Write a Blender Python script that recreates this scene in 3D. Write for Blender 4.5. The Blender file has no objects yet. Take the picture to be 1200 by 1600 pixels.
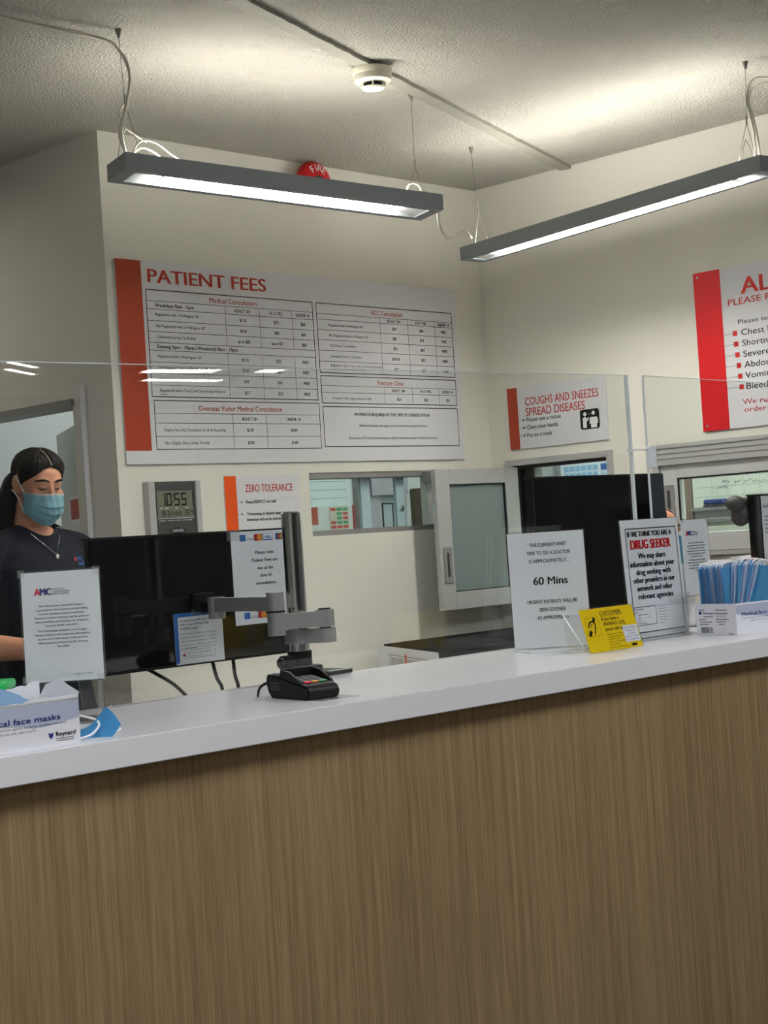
import bpy, bmesh, math, random
from mathutils import Vector, Matrix
from mathutils.bvhtree import BVHTree

random.seed(7)
scene = bpy.context.scene
COL = scene.collection
PI = math.pi

# ------------------------------------------------------------------ camera
cam_data = bpy.data.cameras.new('camera')
cam = bpy.data.objects.new('camera', cam_data)
COL.objects.link(cam)
cam_data.sensor_fit = 'VERTICAL'
cam_data.sensor_height = 24.0
cam_data.lens = 24.0 * 2528.7 / 1600.0
cam_data.clip_start = 0.05
cam_data.clip_end = 60


def cam_axes(yaw, pitch, roll):
    cy, sy, cp, sp = math.cos(yaw), math.sin(yaw), math.cos(pitch), math.sin(pitch)
    F = Vector((sy * cp, cy * cp, sp))
    Rt = Vector((cy, -sy, 0))
    U = Rt.cross(F)
    c, s = math.cos(roll), math.sin(roll)
    return c * Rt + s * U, -s * Rt + c * U, F


r_, u_, f_ = cam_axes(math.radians(45.308), math.radians(0.92544), math.radians(-3.70689))
m_ = Matrix.Identity(4)
for i in range(3):
    m_[i][0], m_[i][1], m_[i][2] = r_[i], u_[i], -f_[i]
m_[0][3], m_[1][3], m_[2][3] = 0, 0, 1.4
cam.matrix_world = m_
scene.camera = cam

# ------------------------------------------------------------------ world, exposure
scene.view_settings.view_transform = 'Standard'
scene.view_settings.look = 'None'
scene.view_settings.gamma = 1.0
scene.view_settings.use_curve_mapping = False
scene.view_settings.exposure = 0.0
LAMP_DOWN = 88.0       # radiance of the pendant lamps, lower face
LAMP_UP = 40.0         # radiance of the pendant lamps, upper slot
WAIT = 15.5            # radiance of the added, unseen waiting room panels
SIDE = 30.0             # radiance of the added, unseen panels in the rooms behind
wd = bpy.data.worlds.new('world')
scene.world = wd
wd.use_nodes = True
wd.node_tree.nodes['Background'].inputs[0].default_value = (0.9, 0.95, 1.0, 1)
wd.node_tree.nodes['Background'].inputs[1].default_value = 0.02

# ------------------------------------------------------------------ key dimensions (metres)
XR, YB, ZC, XL = 4.766, 4.111, 2.726, 2.995   # right wall, back wall, ceiling, left wall corner
ZT = 1.1165                                   # counter top


# ------------------------------------------------------------------ materials
def srgb(r, g, b):
    def f(c):
        c /= 255.0
        return c / 12.92 if c <= 0.04045 else ((c + 0.055) / 1.055) ** 2.4
    return (f(r), f(g), f(b), 1.0)


def mat(name, rgb, rough=0.5, metal=0.0, spec=0.5, noise=0.0, nscale=30.0, bump=0.0, bscale=200.0,
        emit=None, estr=0.0, trans=0.0, coat=0.0, nstretch=None):
    m = bpy.data.materials.new(name)
    m.use_nodes = True
    nt = m.node_tree
    b = nt.nodes['Principled BSDF']
    c = srgb(*rgb)
    b.inputs['Base Color'].default_value = c
    b.inputs['Roughness'].default_value = rough
    b.inputs['Metallic'].default_value = metal
    b.inputs['Specular IOR Level'].default_value = spec
    if coat:
        b.inputs['Coat Weight'].default_value = coat
        b.inputs['Coat Roughness'].default_value = 0.05
    if trans:
        b.inputs['Transmission Weight'].default_value = trans
    tc = None
    if noise or bump:
        tc = nt.nodes.new('ShaderNodeTexCoord')
        mp = nt.nodes.new('ShaderNodeMapping')
        nt.links.new(tc.outputs['Object'], mp.inputs['Vector'])
        if nstretch:
            mp.inputs['Scale'].default_value = nstretch
    if noise:
        n = nt.nodes.new('ShaderNodeTexNoise')
        n.inputs['Scale'].default_value = nscale
        n.inputs['Detail'].default_value = 4
        nt.links.new(mp.outputs[0], n.inputs['Vector'])
        mx = nt.nodes.new('ShaderNodeMix')
        mx.data_type = 'RGBA'
        mx.inputs['A'].default_value = tuple(max(0, x * (1 - noise)) for x in c[:3]) + (1,)
        mx.inputs['B'].default_value = tuple(min(1, x * (1 + noise)) for x in c[:3]) + (1,)
        nt.links.new(n.outputs['Fac'], mx.inputs['Factor'])
        nt.links.new(mx.outputs['Result'], b.inputs['Base Color'])
    if bump:
        n2 = nt.nodes.new('ShaderNodeTexNoise')
        n2.inputs['Scale'].default_value = bscale
        n2.inputs['Detail'].default_value = 3
        nt.links.new(mp.outputs[0], n2.inputs['Vector'])
        bp = nt.nodes.new('ShaderNodeBump')
        bp.inputs['Strength'].default_value = 1.0
        bp.inputs['Distance'].default_value = bump
        nt.links.new(n2.outputs['Fac'], bp.inputs['Height'])
        nt.links.new(bp.outputs[0], b.inputs['Normal'])
    if emit:
        b.inputs['Emission Color'].default_value = srgb(*emit)
        b.inputs['Emission Strength'].default_value = estr
    return m


def thin_glass(name, tint=(252, 253, 253), rough=0.0, ior=1.49, haze=0.0):
    """sheet of clear plastic or glass: fresnel reflection over straight transmission"""
    m = bpy.data.materials.new(name)
    m.use_nodes = True
    nt = m.node_tree
    nt.nodes.clear()
    out = nt.nodes.new('ShaderNodeOutputMaterial')
    tr = nt.nodes.new('ShaderNodeBsdfTransparent')
    tr.inputs[0].default_value = srgb(*tint)
    gl = nt.nodes.new('ShaderNodeBsdfGlossy')
    gl.inputs['Roughness'].default_value = rough
    fr = nt.nodes.new('ShaderNodeFresnel')
    geo = nt.nodes.new('ShaderNodeNewGeometry')          # the node inverts the index on back faces: undo it, so both faces reflect alike
    ii = nt.nodes.new('ShaderNodeMapRange')
    ii.inputs['To Min'].default_value = ior
    ii.inputs['To Max'].default_value = 1.0 / ior
    nt.links.new(geo.outputs['Backfacing'], ii.inputs['Value'])
    nt.links.new(ii.outputs[0], fr.inputs[0])
    mx = nt.nodes.new('ShaderNodeMixShader')
    src = tr
    if haze:
        df = nt.nodes.new('ShaderNodeBsdfDiffuse')
        df.inputs[0].default_value = srgb(235, 240, 240)
        hz = nt.nodes.new('ShaderNodeMixShader')
        hz.inputs[0].default_value = haze
        nt.links.new(tr.outputs[0], hz.inputs[1])
        nt.links.new(df.outputs[0], hz.inputs[2])
        src = hz
    nt.links.new(fr.outputs[0], mx.inputs[0])
    nt.links.new(src.outputs[0], mx.inputs[1])
    nt.links.new(gl.outputs[0], mx.inputs[2])
    nt.links.new(mx.outputs[0], out.inputs[0])
    return m


def stipple_mat():
    m = bpy.data.materials.new('stippled_ceiling')
    m.use_nodes = True
    nt = m.node_tree
    b = nt.nodes['Principled BSDF']
    b.inputs['Base Color'].default_value = srgb(224, 221, 212)
    b.inputs['Roughness'].default_value = 0.95
    b.inputs['Specular IOR Level'].default_value = 0.1
    tc = nt.nodes.new('ShaderNodeTexCoord')
    n = nt.nodes.new('ShaderNodeTexNoise')
    n.inputs['Scale'].default_value = 120
    n.inputs['Detail'].default_value = 3
    n.inputs['Roughness'].default_value = 0.6
    nt.links.new(tc.outputs['Object'], n.inputs['Vector'])
    r = nt.nodes.new('ShaderNodeMapRange')
    r.inputs['From Min'].default_value = 0.38
    r.inputs['From Max'].default_value = 0.62
    nt.links.new(n.outputs['Fac'], r.inputs['Value'])
    bp = nt.nodes.new('ShaderNodeBump')
    bp.inputs['Strength'].default_value = 1.0
    bp.inputs['Distance'].default_value = 0.010
    nt.links.new(r.outputs[0], bp.inputs['Height'])
    nt.links.new(bp.outputs[0], b.inputs['Normal'])
    return m


def wood_mat():
    m = bpy.data.materials.new('oak_laminate')
    m.use_nodes = True
    nt = m.node_tree
    b = nt.nodes['Principled BSDF']
    b.inputs['Roughness'].default_value = 0.5
    b.inputs['Specular IOR Level'].default_value = 0.3
    tc = nt.nodes.new('ShaderNodeTexCoord')

    def noise(scale, sx, sz, detail=4, rough=0.6, dist=0.0):
        mp = nt.nodes.new('ShaderNodeMapping')
        mp.inputs['Scale'].default_value = (sx, 1, sz)
        nt.links.new(tc.outputs['Object'], mp.inputs['Vector'])
        n = nt.nodes.new('ShaderNodeTexNoise')
        n.inputs['Scale'].default_value = scale
        n.inputs['Detail'].default_value = detail
        n.inputs['Roughness'].default_value = rough
        n.inputs['Distortion'].default_value = dist
        nt.links.new(mp.outputs[0], n.inputs['Vector'])
        return n.outputs['Fac']
    fine = noise(1.0, 330, 7, 3, 0.7)
    mid = noise(1.0, 75, 1.2, 4, 0.65, 0.3)
    broad = noise(1.0, 7, 0.5, 3)
    ramp = nt.nodes.new('ShaderNodeValToRGB')
    ramp.color_ramp.elements[0].position = 0.30
    ramp.color_ramp.elements[0].color = srgb(108, 86, 57)
    ramp.color_ramp.elements[1].position = 0.70
    ramp.color_ramp.elements[1].color = srgb(178, 151, 112)
    a1 = nt.nodes.new('ShaderNodeMath'); a1.operation = 'MULTIPLY'; a1.inputs[1].default_value = 0.42
    a2 = nt.nodes.new('ShaderNodeMath'); a2.operation = 'MULTIPLY_ADD'; a2.inputs[1].default_value = 0.40
    a3 = nt.nodes.new('ShaderNodeMath'); a3.operation = 'MULTIPLY_ADD'; a3.inputs[1].default_value = 0.18
    nt.links.new(fine, a1.inputs[0])
    nt.links.new(mid, a2.inputs[0]); nt.links.new(a1.outputs[0], a2.inputs[2])
    nt.links.new(broad, a3.inputs[0]); nt.links.new(a2.outputs[0], a3.inputs[2])
    nt.links.new(a3.outputs[0], ramp.inputs[0])
    nt.links.new(ramp.outputs[0], b.inputs['Base Color'])
    return m


M = {
    'wall': mat('painted_wall', (226, 224, 215), 0.7, spec=0.25, bump=0.0006, bscale=180),
    'ceiling': stipple_mat(),
    'strip': mat('grey_cover_strip', (150, 148, 138), 0.6),
    'floor': mat('vinyl_floor', (120, 116, 108), 0.45, noise=0.12, nscale=25),
    'wood': wood_mat(),
    'top': mat('white_laminate', (226, 226, 229), 0.22, spec=0.5),
    'alu': mat('satin_aluminium', (188, 189, 188), 0.45, 0.35),
    'alu_d': mat('grey_aluminium', (150, 150, 148), 0.45, 0.4),
    'alu_l': mat('pale_aluminium', (206, 207, 206), 0.4, 0.2),
    'grey': mat('lamp_grey_paint', (140, 146, 150), 0.5, 0.1),
    'chrome': mat('chrome', (222, 223, 223), 0.16, 1.0),
    'arm': mat('cast_grey_metal', (170, 170, 167), 0.42, 0.55, noise=0.06, nscale=300),
    'gloss': mat('glossy_black', (9, 9, 10), 0.05, spec=0.5, coat=0.4),
    'black': mat('black_plastic', (13, 13, 14), 0.45, spec=0.3),
    'soft': mat('soft_black', (17, 18, 19), 0.5, spec=0.3),
    'dark': mat('dark_grey_plastic', (62, 62, 62), 0.5),
    'white': mat('white_board', (218, 219, 223), 0.45, spec=0.3),
    'paper': mat('white_paper', (226, 228, 232), 0.6, spec=0.25),
    'card': mat('white_card', (228, 229, 236), 0.5, spec=0.3),
    'ink': mat('black_ink', (18, 18, 20), 0.6, spec=0.2),
    'ink_g': mat('grey_ink', (92, 94, 98), 0.6, spec=0.2),
    'brick': mat('brick_red_print', (164, 62, 36), 0.45, spec=0.3),
    'red': mat('red_print', (200, 28, 34), 0.4, spec=0.35),
    'brick_t': mat('brick_lettering', (176, 58, 44), 0.5, spec=0.25),
    'red_t': mat('red_lettering', (184, 40, 36), 0.5, spec=0.25),
    'orange': mat('orange_print', (226, 84, 16), 0.45, spec=0.3),
    'yellow': mat('yellow_card', (240, 205, 12), 0.4, spec=0.3),
    'navy': mat('navy_ink', (28, 40, 120), 0.5),
    'blue': mat('blue_print', (44, 104, 180), 0.45),
    'sky': mat('light_blue_fill', (150, 200, 236), 0.5),
    'pink': mat('pink_red_ink', (220, 40, 70), 0.5),
    'gold': mat('amber_ink', (214, 140, 40), 0.5),
    'green_c': mat('green_cell', (70, 150, 105), 0.6),
    'red_c': mat('red_cell', (185, 60, 50), 0.6),
    'mask': mat('blue_mask_fabric', (100, 178, 226), 0.85, spec=0.1, noise=0.08, nscale=60, bump=0.00008, bscale=700),
    'mask_p': mat('pale_mask_fabric', (166, 202, 236), 0.85, spec=0.1, bump=0.00008, bscale=700),
    'mask_w': mat('worn_mask_fabric', (172, 224, 238), 0.85, spec=0.1, noise=0.08, nscale=60),
    'loop_pale': mat('pale_edge_fabric', (206, 220, 238), 0.85, spec=0.1),
    'loop': mat('white_elastic', (236, 236, 236), 0.8, spec=0.1),
    'cable_w': mat('white_cable', (222, 218, 205), 0.45),
    'wire': mat('steel_wire', (150, 148, 140), 0.35, 0.8),
    'green': mat('green_plastic', (38, 190, 96), 0.3),
    'brown': mat('brown_timber', (92, 74, 52), 0.5, noise=0.2, nscale=8),
    'lcd': mat('lcd_face', (112, 114, 98), 0.3),
    'smoke': mat('cream_plastic', (230, 226, 208), 0.45),
    'skin': mat('skin', (222, 160, 128), 0.5, spec=0.35, noise=0.08, nscale=14),
    'scalp': mat('scalp', (196, 172, 150), 0.6),
    'hair': mat('dark_brown_hair', (19, 15, 13), 0.6, spec=0.22, noise=0.5, nscale=60, bump=0.0012, bscale=220, nstretch=(1, 0.25, 0.6)),
    'tee': mat('navy_cotton', (24, 28, 38), 0.85, spec=0.2, noise=0.15, nscale=20, bump=0.0006, bscale=300),
    'trouser': mat('black_cotton', (22, 22, 24), 0.9, spec=0.15),
    'shoe': mat('black_shoe', (18, 18, 18), 0.5),
    'board_w': mat('whiteboard', (222, 224, 208), 0.35),
    'wait_wall': mat('darkened_wall', (62, 64, 66), 0.7),  # darkened colour stands in for the dim room mirrored in the screens
    'far_wall': mat('far_wall_paint', (208, 212, 208), 0.7),
    'door_paint': mat('door_paint', (172, 182, 186), 0.5),
    'acrylic': thin_glass('clear_acrylic'),
    'acr_edge': mat('acrylic_edge', (226, 234, 238), 0.12, spec=0.9),
    'glass': thin_glass('window_glass', (232, 238, 236), 0.0, 1.5),
    'stile': mat('glass_edge', (176, 202, 208), 0.2, spec=0.6),
    'frost': mat('frosted_glass', (122, 134, 134), 0.22, spec=0.5),
    'tape': thin_glass('sticky_tape', (244, 245, 245), 0.2, 1.45, 0.14),
    'lamp': mat('lamp_tube', (255, 252, 242), 0.5, emit=(255, 251, 240), estr=LAMP_DOWN),
    'lamp_up': mat('lamp_upper_tube', (255, 250, 235), 0.5, emit=(255, 251, 238), estr=LAMP_UP),
    'fin': mat('lamp_louvre', (232, 233, 233), 0.25, 0.3),
    'panel': mat('waiting_fill_light', (255, 252, 245), 0.5, emit=(249, 250, 252), estr=WAIT),
    'panel_s': mat('side_room_fill_light', (255, 255, 255), 0.5, emit=(246, 250, 252), estr=SIDE),
    'panel_b': mat('doorway_fill_light', (255, 255, 255), 0.5, emit=(240, 248, 255), estr=6.5),
    'panel_w': mat('warm_fill_light', (255, 255, 255), 0.5, emit=(255, 247, 230), estr=5.0),
    'matte_black': mat('matte_black', (12, 12, 13), 0.8, spec=0.08),
    'gel': mat('blue_gel', (70, 170, 205), 0.15, trans=0.3),
    'wrap': mat('grey_tint_print', (176, 184, 206), 0.5),
}


# ------------------------------------------------------------------ mesh helpers
def smooth(me, ang=35):
    for p in me.polygons:
        p.use_smooth = True
    try:
        me.set_sharp_from_angle(angle=math.radians(ang))
    except Exception:
        pass


def obj(name, bm, m, parent=None, sm=None, loc=None):
    me = bpy.data.meshes.new(name)
    bm.to_mesh(me)
    bm.free()
    if not isinstance(m, (list, tuple)):
        m = [m]
    for x in m:
        me.materials.append(M[x] if isinstance(x, str) else x)
    if sm:
        smooth(me, sm)
    o = bpy.data.objects.new(name, me)
    COL.objects.link(o)
    if parent is not None:
        o.parent = parent
    if loc is not None:
        o.location = loc
    return o


def tag(o, label=None, cat=None, group=None, kind=None):
    if label: o['label'] = label
    if cat: o['category'] = cat
    if group: o['group'] = group
    if kind: o['kind'] = kind
    return o


def thing(name, label, cat, loc=(0, 0, 0), rz=0.0, group=None, kind=None):
    o = bpy.data.objects.new(name, None)
    COL.objects.link(o)
    o.location = loc
    o.rotation_euler = (0, 0, rz)
    o.empty_display_size = 0.05
    return tag(o, label, cat, group, kind)


def copy_tree(o, parent=None):
    c = o.copy()
    COL.objects.link(c)
    if parent is not None:
        c.parent = parent
        c.matrix_parent_inverse = o.matrix_parent_inverse.copy()
    for ch in list(o.children):
        copy_tree(ch, c)
    return c


def BM():
    return bmesh.new()


def box(bm, x0, x1, y0, y1, z0, z1, bev=0.0, mi=0, mtx=None, seg=2):
    r = bmesh.ops.create_cube(bm, size=1.0)
    vs = r['verts']
    for v in vs:
        v.co = Vector((x0 + (v.co.x + .5) * (x1 - x0), y0 + (v.co.y + .5) * (y1 - y0), z0 + (v.co.z + .5) * (z1 - z0)))
    fs = {f for v in vs for f in v.link_faces}
    if bev > 0:
        es = list({e for v in vs for e in v.link_edges})
        rb = bmesh.ops.bevel(bm, geom=es, offset=bev, segments=seg, affect='EDGES', profile=0.5)
        fs = set(rb['faces']) | {f for f in fs if f.is_valid}
        vs = list({v for f in fs for v in f.verts})
    for f in fs:
        if f.is_valid: f.material_index = mi
    if mtx is not None:
        bmesh.ops.transform(bm, matrix=mtx, verts=vs)
    return vs


def prism(bm, poly, axis, a, b, mi=0, mtx=None):
    """polygon (list of 2D points) swept along axis 'x','y' or 'z' from a to b"""
    def P(p, t):
        return {'x': (t, p[0], p[1]), 'y': (p[0], t, p[1]), 'z': (p[0], p[1], t)}[axis]
    A = [bm.verts.new(P(p, a)) for p in poly]
    B = [bm.verts.new(P(p, b)) for p in poly]
    n = len(poly)
    fs = [bm.faces.new(A[::-1]), bm.faces.new(B)]
    for i in range(n):
        fs.append(bm.faces.new((A[i], A[(i + 1) % n], B[(i + 1) % n], B[i])))
    for f in fs:
        f.material_index = mi
    bmesh.ops.recalc_face_normals(bm, faces=fs)
    if mtx is not None:
        bmesh.ops.transform(bm, matrix=mtx, verts=A + B)
    return A + B


def spline(pts, n=8):
    """Catmull-Rom through the points"""
    P = [Vector(p) for p in pts]
    if len(P) < 3:
        return P
    P = [P[0] * 2 - P[1]] + P + [P[-1] * 2 - P[-2]]
    out = []
    for i in range(1, len(P) - 2):
        for k in range(n):
            t = k / n
            a, b, c, d = P[i - 1], P[i], P[i + 1], P[i + 2]
            out.append(0.5 * ((2 * b) + (c - a) * t + (2 * a - 5 * b + 4 * c - d) * t * t + (3 * b - a - 3 * c + d) * t ** 3))
    out.append(P[-2])
    return out


def tube(bm, pts, r, seg=8, mi=0, cap=True, flat=1.0):
    P = [Vector(p) for p in pts]
    R = r if isinstance(r, (list, tuple)) else [r] * len(P)
    rings = []
    ref = None
    for i, p in enumerate(P):
        d = (P[min(i + 1, len(P) - 1)] - P[max(i - 1, 0)])
        if d.length < 1e-9: d = Vector((0, 0, 1))
        d.normalize()
        if ref is None:
            ref = Vector((0, 0, 1)) if abs(d.z) < 0.9 else Vector((0, 1, 0))
        a = d.cross(ref)
        if a.length < 1e-6:
            a = d.cross(Vector((1, 0, 0)))
        a.normalize()
        b = a.cross(d).normalized()
        ref = b
        rr = R[i]
        rx, ry = (rr if isinstance(rr, (list, tuple)) else (rr, rr * flat))
        rings.append([bm.verts.new(p + a * rx * math.cos(2 * PI * k / seg) + b * ry * math.sin(2 * PI * k / seg)) for k in range(seg)])
    fs = []
    for A, B in zip(rings, rings[1:]):
        for k in range(seg):
            fs.append(bm.faces.new((A[k], A[(k + 1) % seg], B[(k + 1) % seg], B[k])))
    if cap:
        fs.append(bm.faces.new(rings[0][::-1]))
        fs.append(bm.faces.new(rings[-1]))
    for f in fs: f.material_index = mi
    bmesh.ops.recalc_face_normals(bm, faces=fs)
    return [v for g in rings for v in g]


def cyl(bm, p0, p1, r0, r1=None, seg=20, mi=0):
    return tube(bm, [p0, p1], [r0, r0 if r1 is None else r1], seg, mi)


def lathe(bm, prof, c=(0, 0, 0), seg=28, mi=0, mtx=None):
    """prof: list of (r, z)"""
    rings = []
    for r, z in prof:
        r = max(r, 1e-4)
        rings.append([bm.verts.new((c[0] + r * math.cos(2 * PI * k / seg), c[1] + r * math.sin(2 * PI * k / seg), c[2] + z)) for k in range(seg)])
    fs = []
    for A, B in zip(rings, rings[1:]):
        for k in range(seg):
            fs.append(bm.faces.new((A[k], A[(k + 1) % seg], B[(k + 1) % seg], B[k])))
    fs.append(bm.faces.new(rings[0][::-1]))
    fs.append(bm.faces.new(rings[-1]))
    for f in fs: f.material_index = mi
    bmesh.ops.recalc_face_normals(bm, faces=fs)
    vs = [v for g in rings for v in g]
    if mtx is not None:
        bmesh.ops.transform(bm, matrix=mtx, verts=vs)
    return vs


def ellipsoid(bm, c, r, mi=0, seg=16, mtx=None):
    v = bmesh.ops.create_uvsphere(bm, u_segments=seg, v_segments=max(8, seg // 2 + 2), radius=1.0)['verts']
    for q in v:
        q.co = Vector((c[0] + q.co.x * r[0], c[1] + q.co.y * r[1], c[2] + q.co.z * r[2]))
    for q in v:
        for f in q.link_faces: f.material_index = mi
    if mtx is not None:
        bmesh.ops.transform(bm, matrix=mtx, verts=v)
    return v


# ------------------------------------------------------------------ lettering and printed boards
_font_cache = {}


def glyphs(s, bold=0.0):
    """flat outline letters of the built-in font as (verts, faces), lower-left aligned"""
    key = s
    if key in _font_cache:
        return _font_cache[key]
    cu = bpy.data.curves.new('t', 'FONT')
    cu.body = s
    cu.size = 1.0
    cu.resolution_u = 2 if len(s) > 16 else 4
    cu.fill_mode = 'FRONT'
    o = bpy.data.objects.new('t', cu)
    COL.objects.link(o)
    dg = bpy.context.evaluated_depsgraph_get()
    me = bpy.data.meshes.new_from_object(o.evaluated_get(dg))
    V = [(v.co.x, v.co.y) for v in me.vertices]
    Fc = [tuple(p.vertices) for p in me.polygons]
    bpy.data.objects.remove(o)
    bpy.data.curves.remove(cu)
    bpy.data.meshes.remove(me)
    _font_cache[key] = (V, Fc)
    return V, Fc


CAP = None


def cap_height():
    global CAP
    if CAP is None:
        V, _ = glyphs('H')
        CAP = max(v[1] for v in V)
    return CAP


class Sign:
    """a printed sheet or board: u runs right, v runs down from the top-left corner, n runs out of the face"""

    def __init__(s, name, label, cat, loc, rz, W, H, tilt=0.0, lift=0.0, group=None):
        s.root = thing(name, label, cat, loc, rz, group)
        s.W, s.H = W, H
        s.T = Matrix.Translation((0, 0, lift)) @ Matrix.Rotation(-tilt, 4, 'X')

    def P(s, u, v, n):
        return s.T @ Vector((u - s.W / 2, -n, s.H - v))

    def panel(s, name, u0, v0, u1, v1, n0, n1, m, bev=0.0):
        bm = BM()
        box(bm, u0 - s.W / 2, u1 - s.W / 2, -n1, -n0, s.H - v1, s.H - v0, bev, 0, s.T)
        return obj(name, bm, m, s.root)

    def rect(s, bm, u0, v0, u1, v1, n, mi=0):
        f = bm.faces.new([bm.verts.new(s.P(u, v, n)) for u, v in ((u0, v1), (u1, v1), (u1, v0), (u0, v0))])
        f.material_index = mi

    def poly(s, bm, pts, n, mi=0):
        f = bm.faces.new([bm.verts.new(s.P(u, v, n)) for u, v in pts])
        f.material_index = mi
        if f.normal.length == 0: f.normal_update()

    def line(s, bm, pts, w, n, mi=0):
        for (a, b), (c, d) in zip(pts, pts[1:]):
            L = math.hypot(c - a, d - b)
            if L < 1e-9: continue
            px, py = -(d - b) / L * w / 2, (c - a) / L * w / 2
            s.poly(bm, [(a + px, b + py), (c + px, d + py), (c - px, d - py), (a - px, b - py)], n, mi)

    def frame(s, bm, u0, v0, u1, v1, w, n, mi=0):
        s.rect(bm, u0 - w / 2, v0 - w / 2, u1 + w / 2, v0 + w / 2, n, mi)
        s.rect(bm, u0 - w / 2, v1 - w / 2, u1 + w / 2, v1 + w / 2, n, mi)
        s.rect(bm, u0 - w / 2, v0, u0 + w / 2, v1, n, mi)
        s.rect(bm, u1 - w / 2, v0, u1 + w / 2, v1, n, mi)

    def disc(s, bm, u, v, r, n, mi=0, k=14, ry=None):
        s.poly(bm, [(u + r * math.cos(2 * PI * i / k), v - (ry or r) * math.sin(2 * PI * i / k)) for i in range(k)], n, mi)

    def txt(s, bm, t, u, v, h, w=None, al='c', n=0.001, bold=0.0, mi=0, sx=1.0):
        """v is the middle of the capitals, h their height, w the wanted width"""
        V, Fc = glyphs(t)
        if not V: return
        x0 = min(p[0] for p in V); x1 = max(p[0] for p in V)
        sy = h / cap_height()
        kx = (w / (x1 - x0)) if w else sy * sx
        wid = (x1 - x0) * kx
        ox = {'c': u - wid / 2, 'l': u, 'r': u - wid}[al]
        for q, dx in enumerate((0,) if bold < .003 else (-bold * sy, 0, bold * sy)):        # heavier strokes: the letters overprinted
            vs = [bm.verts.new(s.P(ox + dx + (p[0] - x0) * kx, v + h / 2 - p[1] * sy, n + q * .00012)) for p in V]
            for f in Fc:
                bm.faces.new([vs[i] for i in f]).material_index = mi

    def put(s, name, bm, m, label=None, parent=None):
        o = obj(name, bm, m, parent or s.root)
        if label: o['label'] = label
        return o

# =================================================================== THE SETTING
def struct(name, bm, m, parent=None, sm=None):
    o = obj(name, bm, m, parent, sm)
    if parent is None: o['kind'] = 'structure'
    return o


XW, XE, YN, YF = -3.0, 9.0, -6.2, 5.6        # outer limits: west, east, behind the camera, far wall
bm = BM(); box(bm, XW, XE, YN, YF, -0.1, 0.0); struct('floor', bm, 'floor')
bm = BM(); box(bm, XW, XE, YN, YF, ZC, ZC + 0.1); struct('ceiling', bm, 'ceiling')

W1 = (3.799, 4.46, 1.422, 1.642)             # hatch in the back wall: x0 x1 z0 z1
bm = BM()
box(bm, XL, W1[0], YB, YB + .1, 0, ZC)
box(bm, W1[1], XR + .1, YB, YB + .1, 0, ZC)
box(bm, W1[0], W1[1], YB, YB + .1, 0, W1[2])
box(bm, W1[0], W1[1], YB, YB + .1, W1[3], ZC)
struct('wall_back', bm, 'wall')

DY, DZ = 4.326, 1.893                         # doorway in the left wall
bm = BM()
box(bm, XL, XL + .1, YB + .1, DY, 0, ZC)
box(bm, XL, XL + .1, DY, DY + 0.95, DZ, ZC)
box(bm, XL, XL + .1, DY + 0.95, YF, 0, ZC)
struct('wall_left', bm, 'wall')

W2 = (3.553, 4.0, 1.15, 1.643)                # right wall, small window: y0 y1 z0 z1
W3 = (2.26, 3.30, 1.30, 1.60)                 # right wall, sliding hatch
YE = 2.15                                      # the right wall ends here
bm = BM()
box(bm, XR, XR + .1, W2[1], YB, 0, ZC)
box(bm, XR, XR + .1, W3[1], W2[0], 0, ZC)
box(bm, XR, XR + .1, YE, W3[0], 0, ZC)
for w in (W2, W3):
    box(bm, XR, XR + .1, w[0], w[1], 0, w[2])
    box(bm, XR, XR + .1, w[0], w[1], w[3], ZC)
struct('wall_right', bm, 'wall')
bm = BM(); box(bm, XR + .1, XE, YE, YE + .1, 0, ZC); struct('wall_waiting_side', bm, 'wall')
bm = BM(); box(bm, XW, 6.5, YF, YF + .1, 0, ZC); struct('wall_far', bm, 'far_wall')
bm = BM(); box(bm, 6.4, 6.5, YE + .1, YF, 0, ZC); struct('wall_east', bm, 'far_wall')
bm = BM(); box(bm, XE, XE + .1, YN, YE + .1, 0, ZC); struct('wall_waiting_end', bm, 'wait_wall')
bm = BM(); box(bm, XW - .1, XW, YN, YF, 0, ZC); struct('wall_west', bm, 'wall')
bm = BM(); box(bm, XW, XE, YN - .1, YN, 0, ZC); struct('wall_near', bm, 'wait_wall')

# doorway head and lining, white edge strip beside it, and the half-open leaf
bm = BM()
box(bm, XL, XL + .1, DY, DY + .006, 0, DZ)
struct('trim_1', bm, 'wall')
bm = BM()
box(bm, XL - .012, XL + .1, DY, DY + .95, DZ - .006, DZ + .016)
struct('trim_7', bm, 'alu_d')
bm = BM(); box(bm, XL - .018, XL, 4.262, 4.272, 0, 1.951); struct('trim_2', bm, 'white')
d = obj('door_1', (lambda b: (box(b, 0, .82, -.02, .02, .01, DZ - .03, .003), b)[1])(BM()), 'far_wall')
d.location = (XL + .112, DY + .034, 0); d.rotation_euler = (0, 0, math.radians(64)); d['kind'] = 'structure'
bm = BM(); cyl(bm, (.76, -.02, 1.0), (.76, -.07, 1.0), .010); cyl(bm, (.76, -.065, 1.0), (.66, -.065, 1.0), .009)
obj('door_handle', bm, 'chrome', d, 40)

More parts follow.
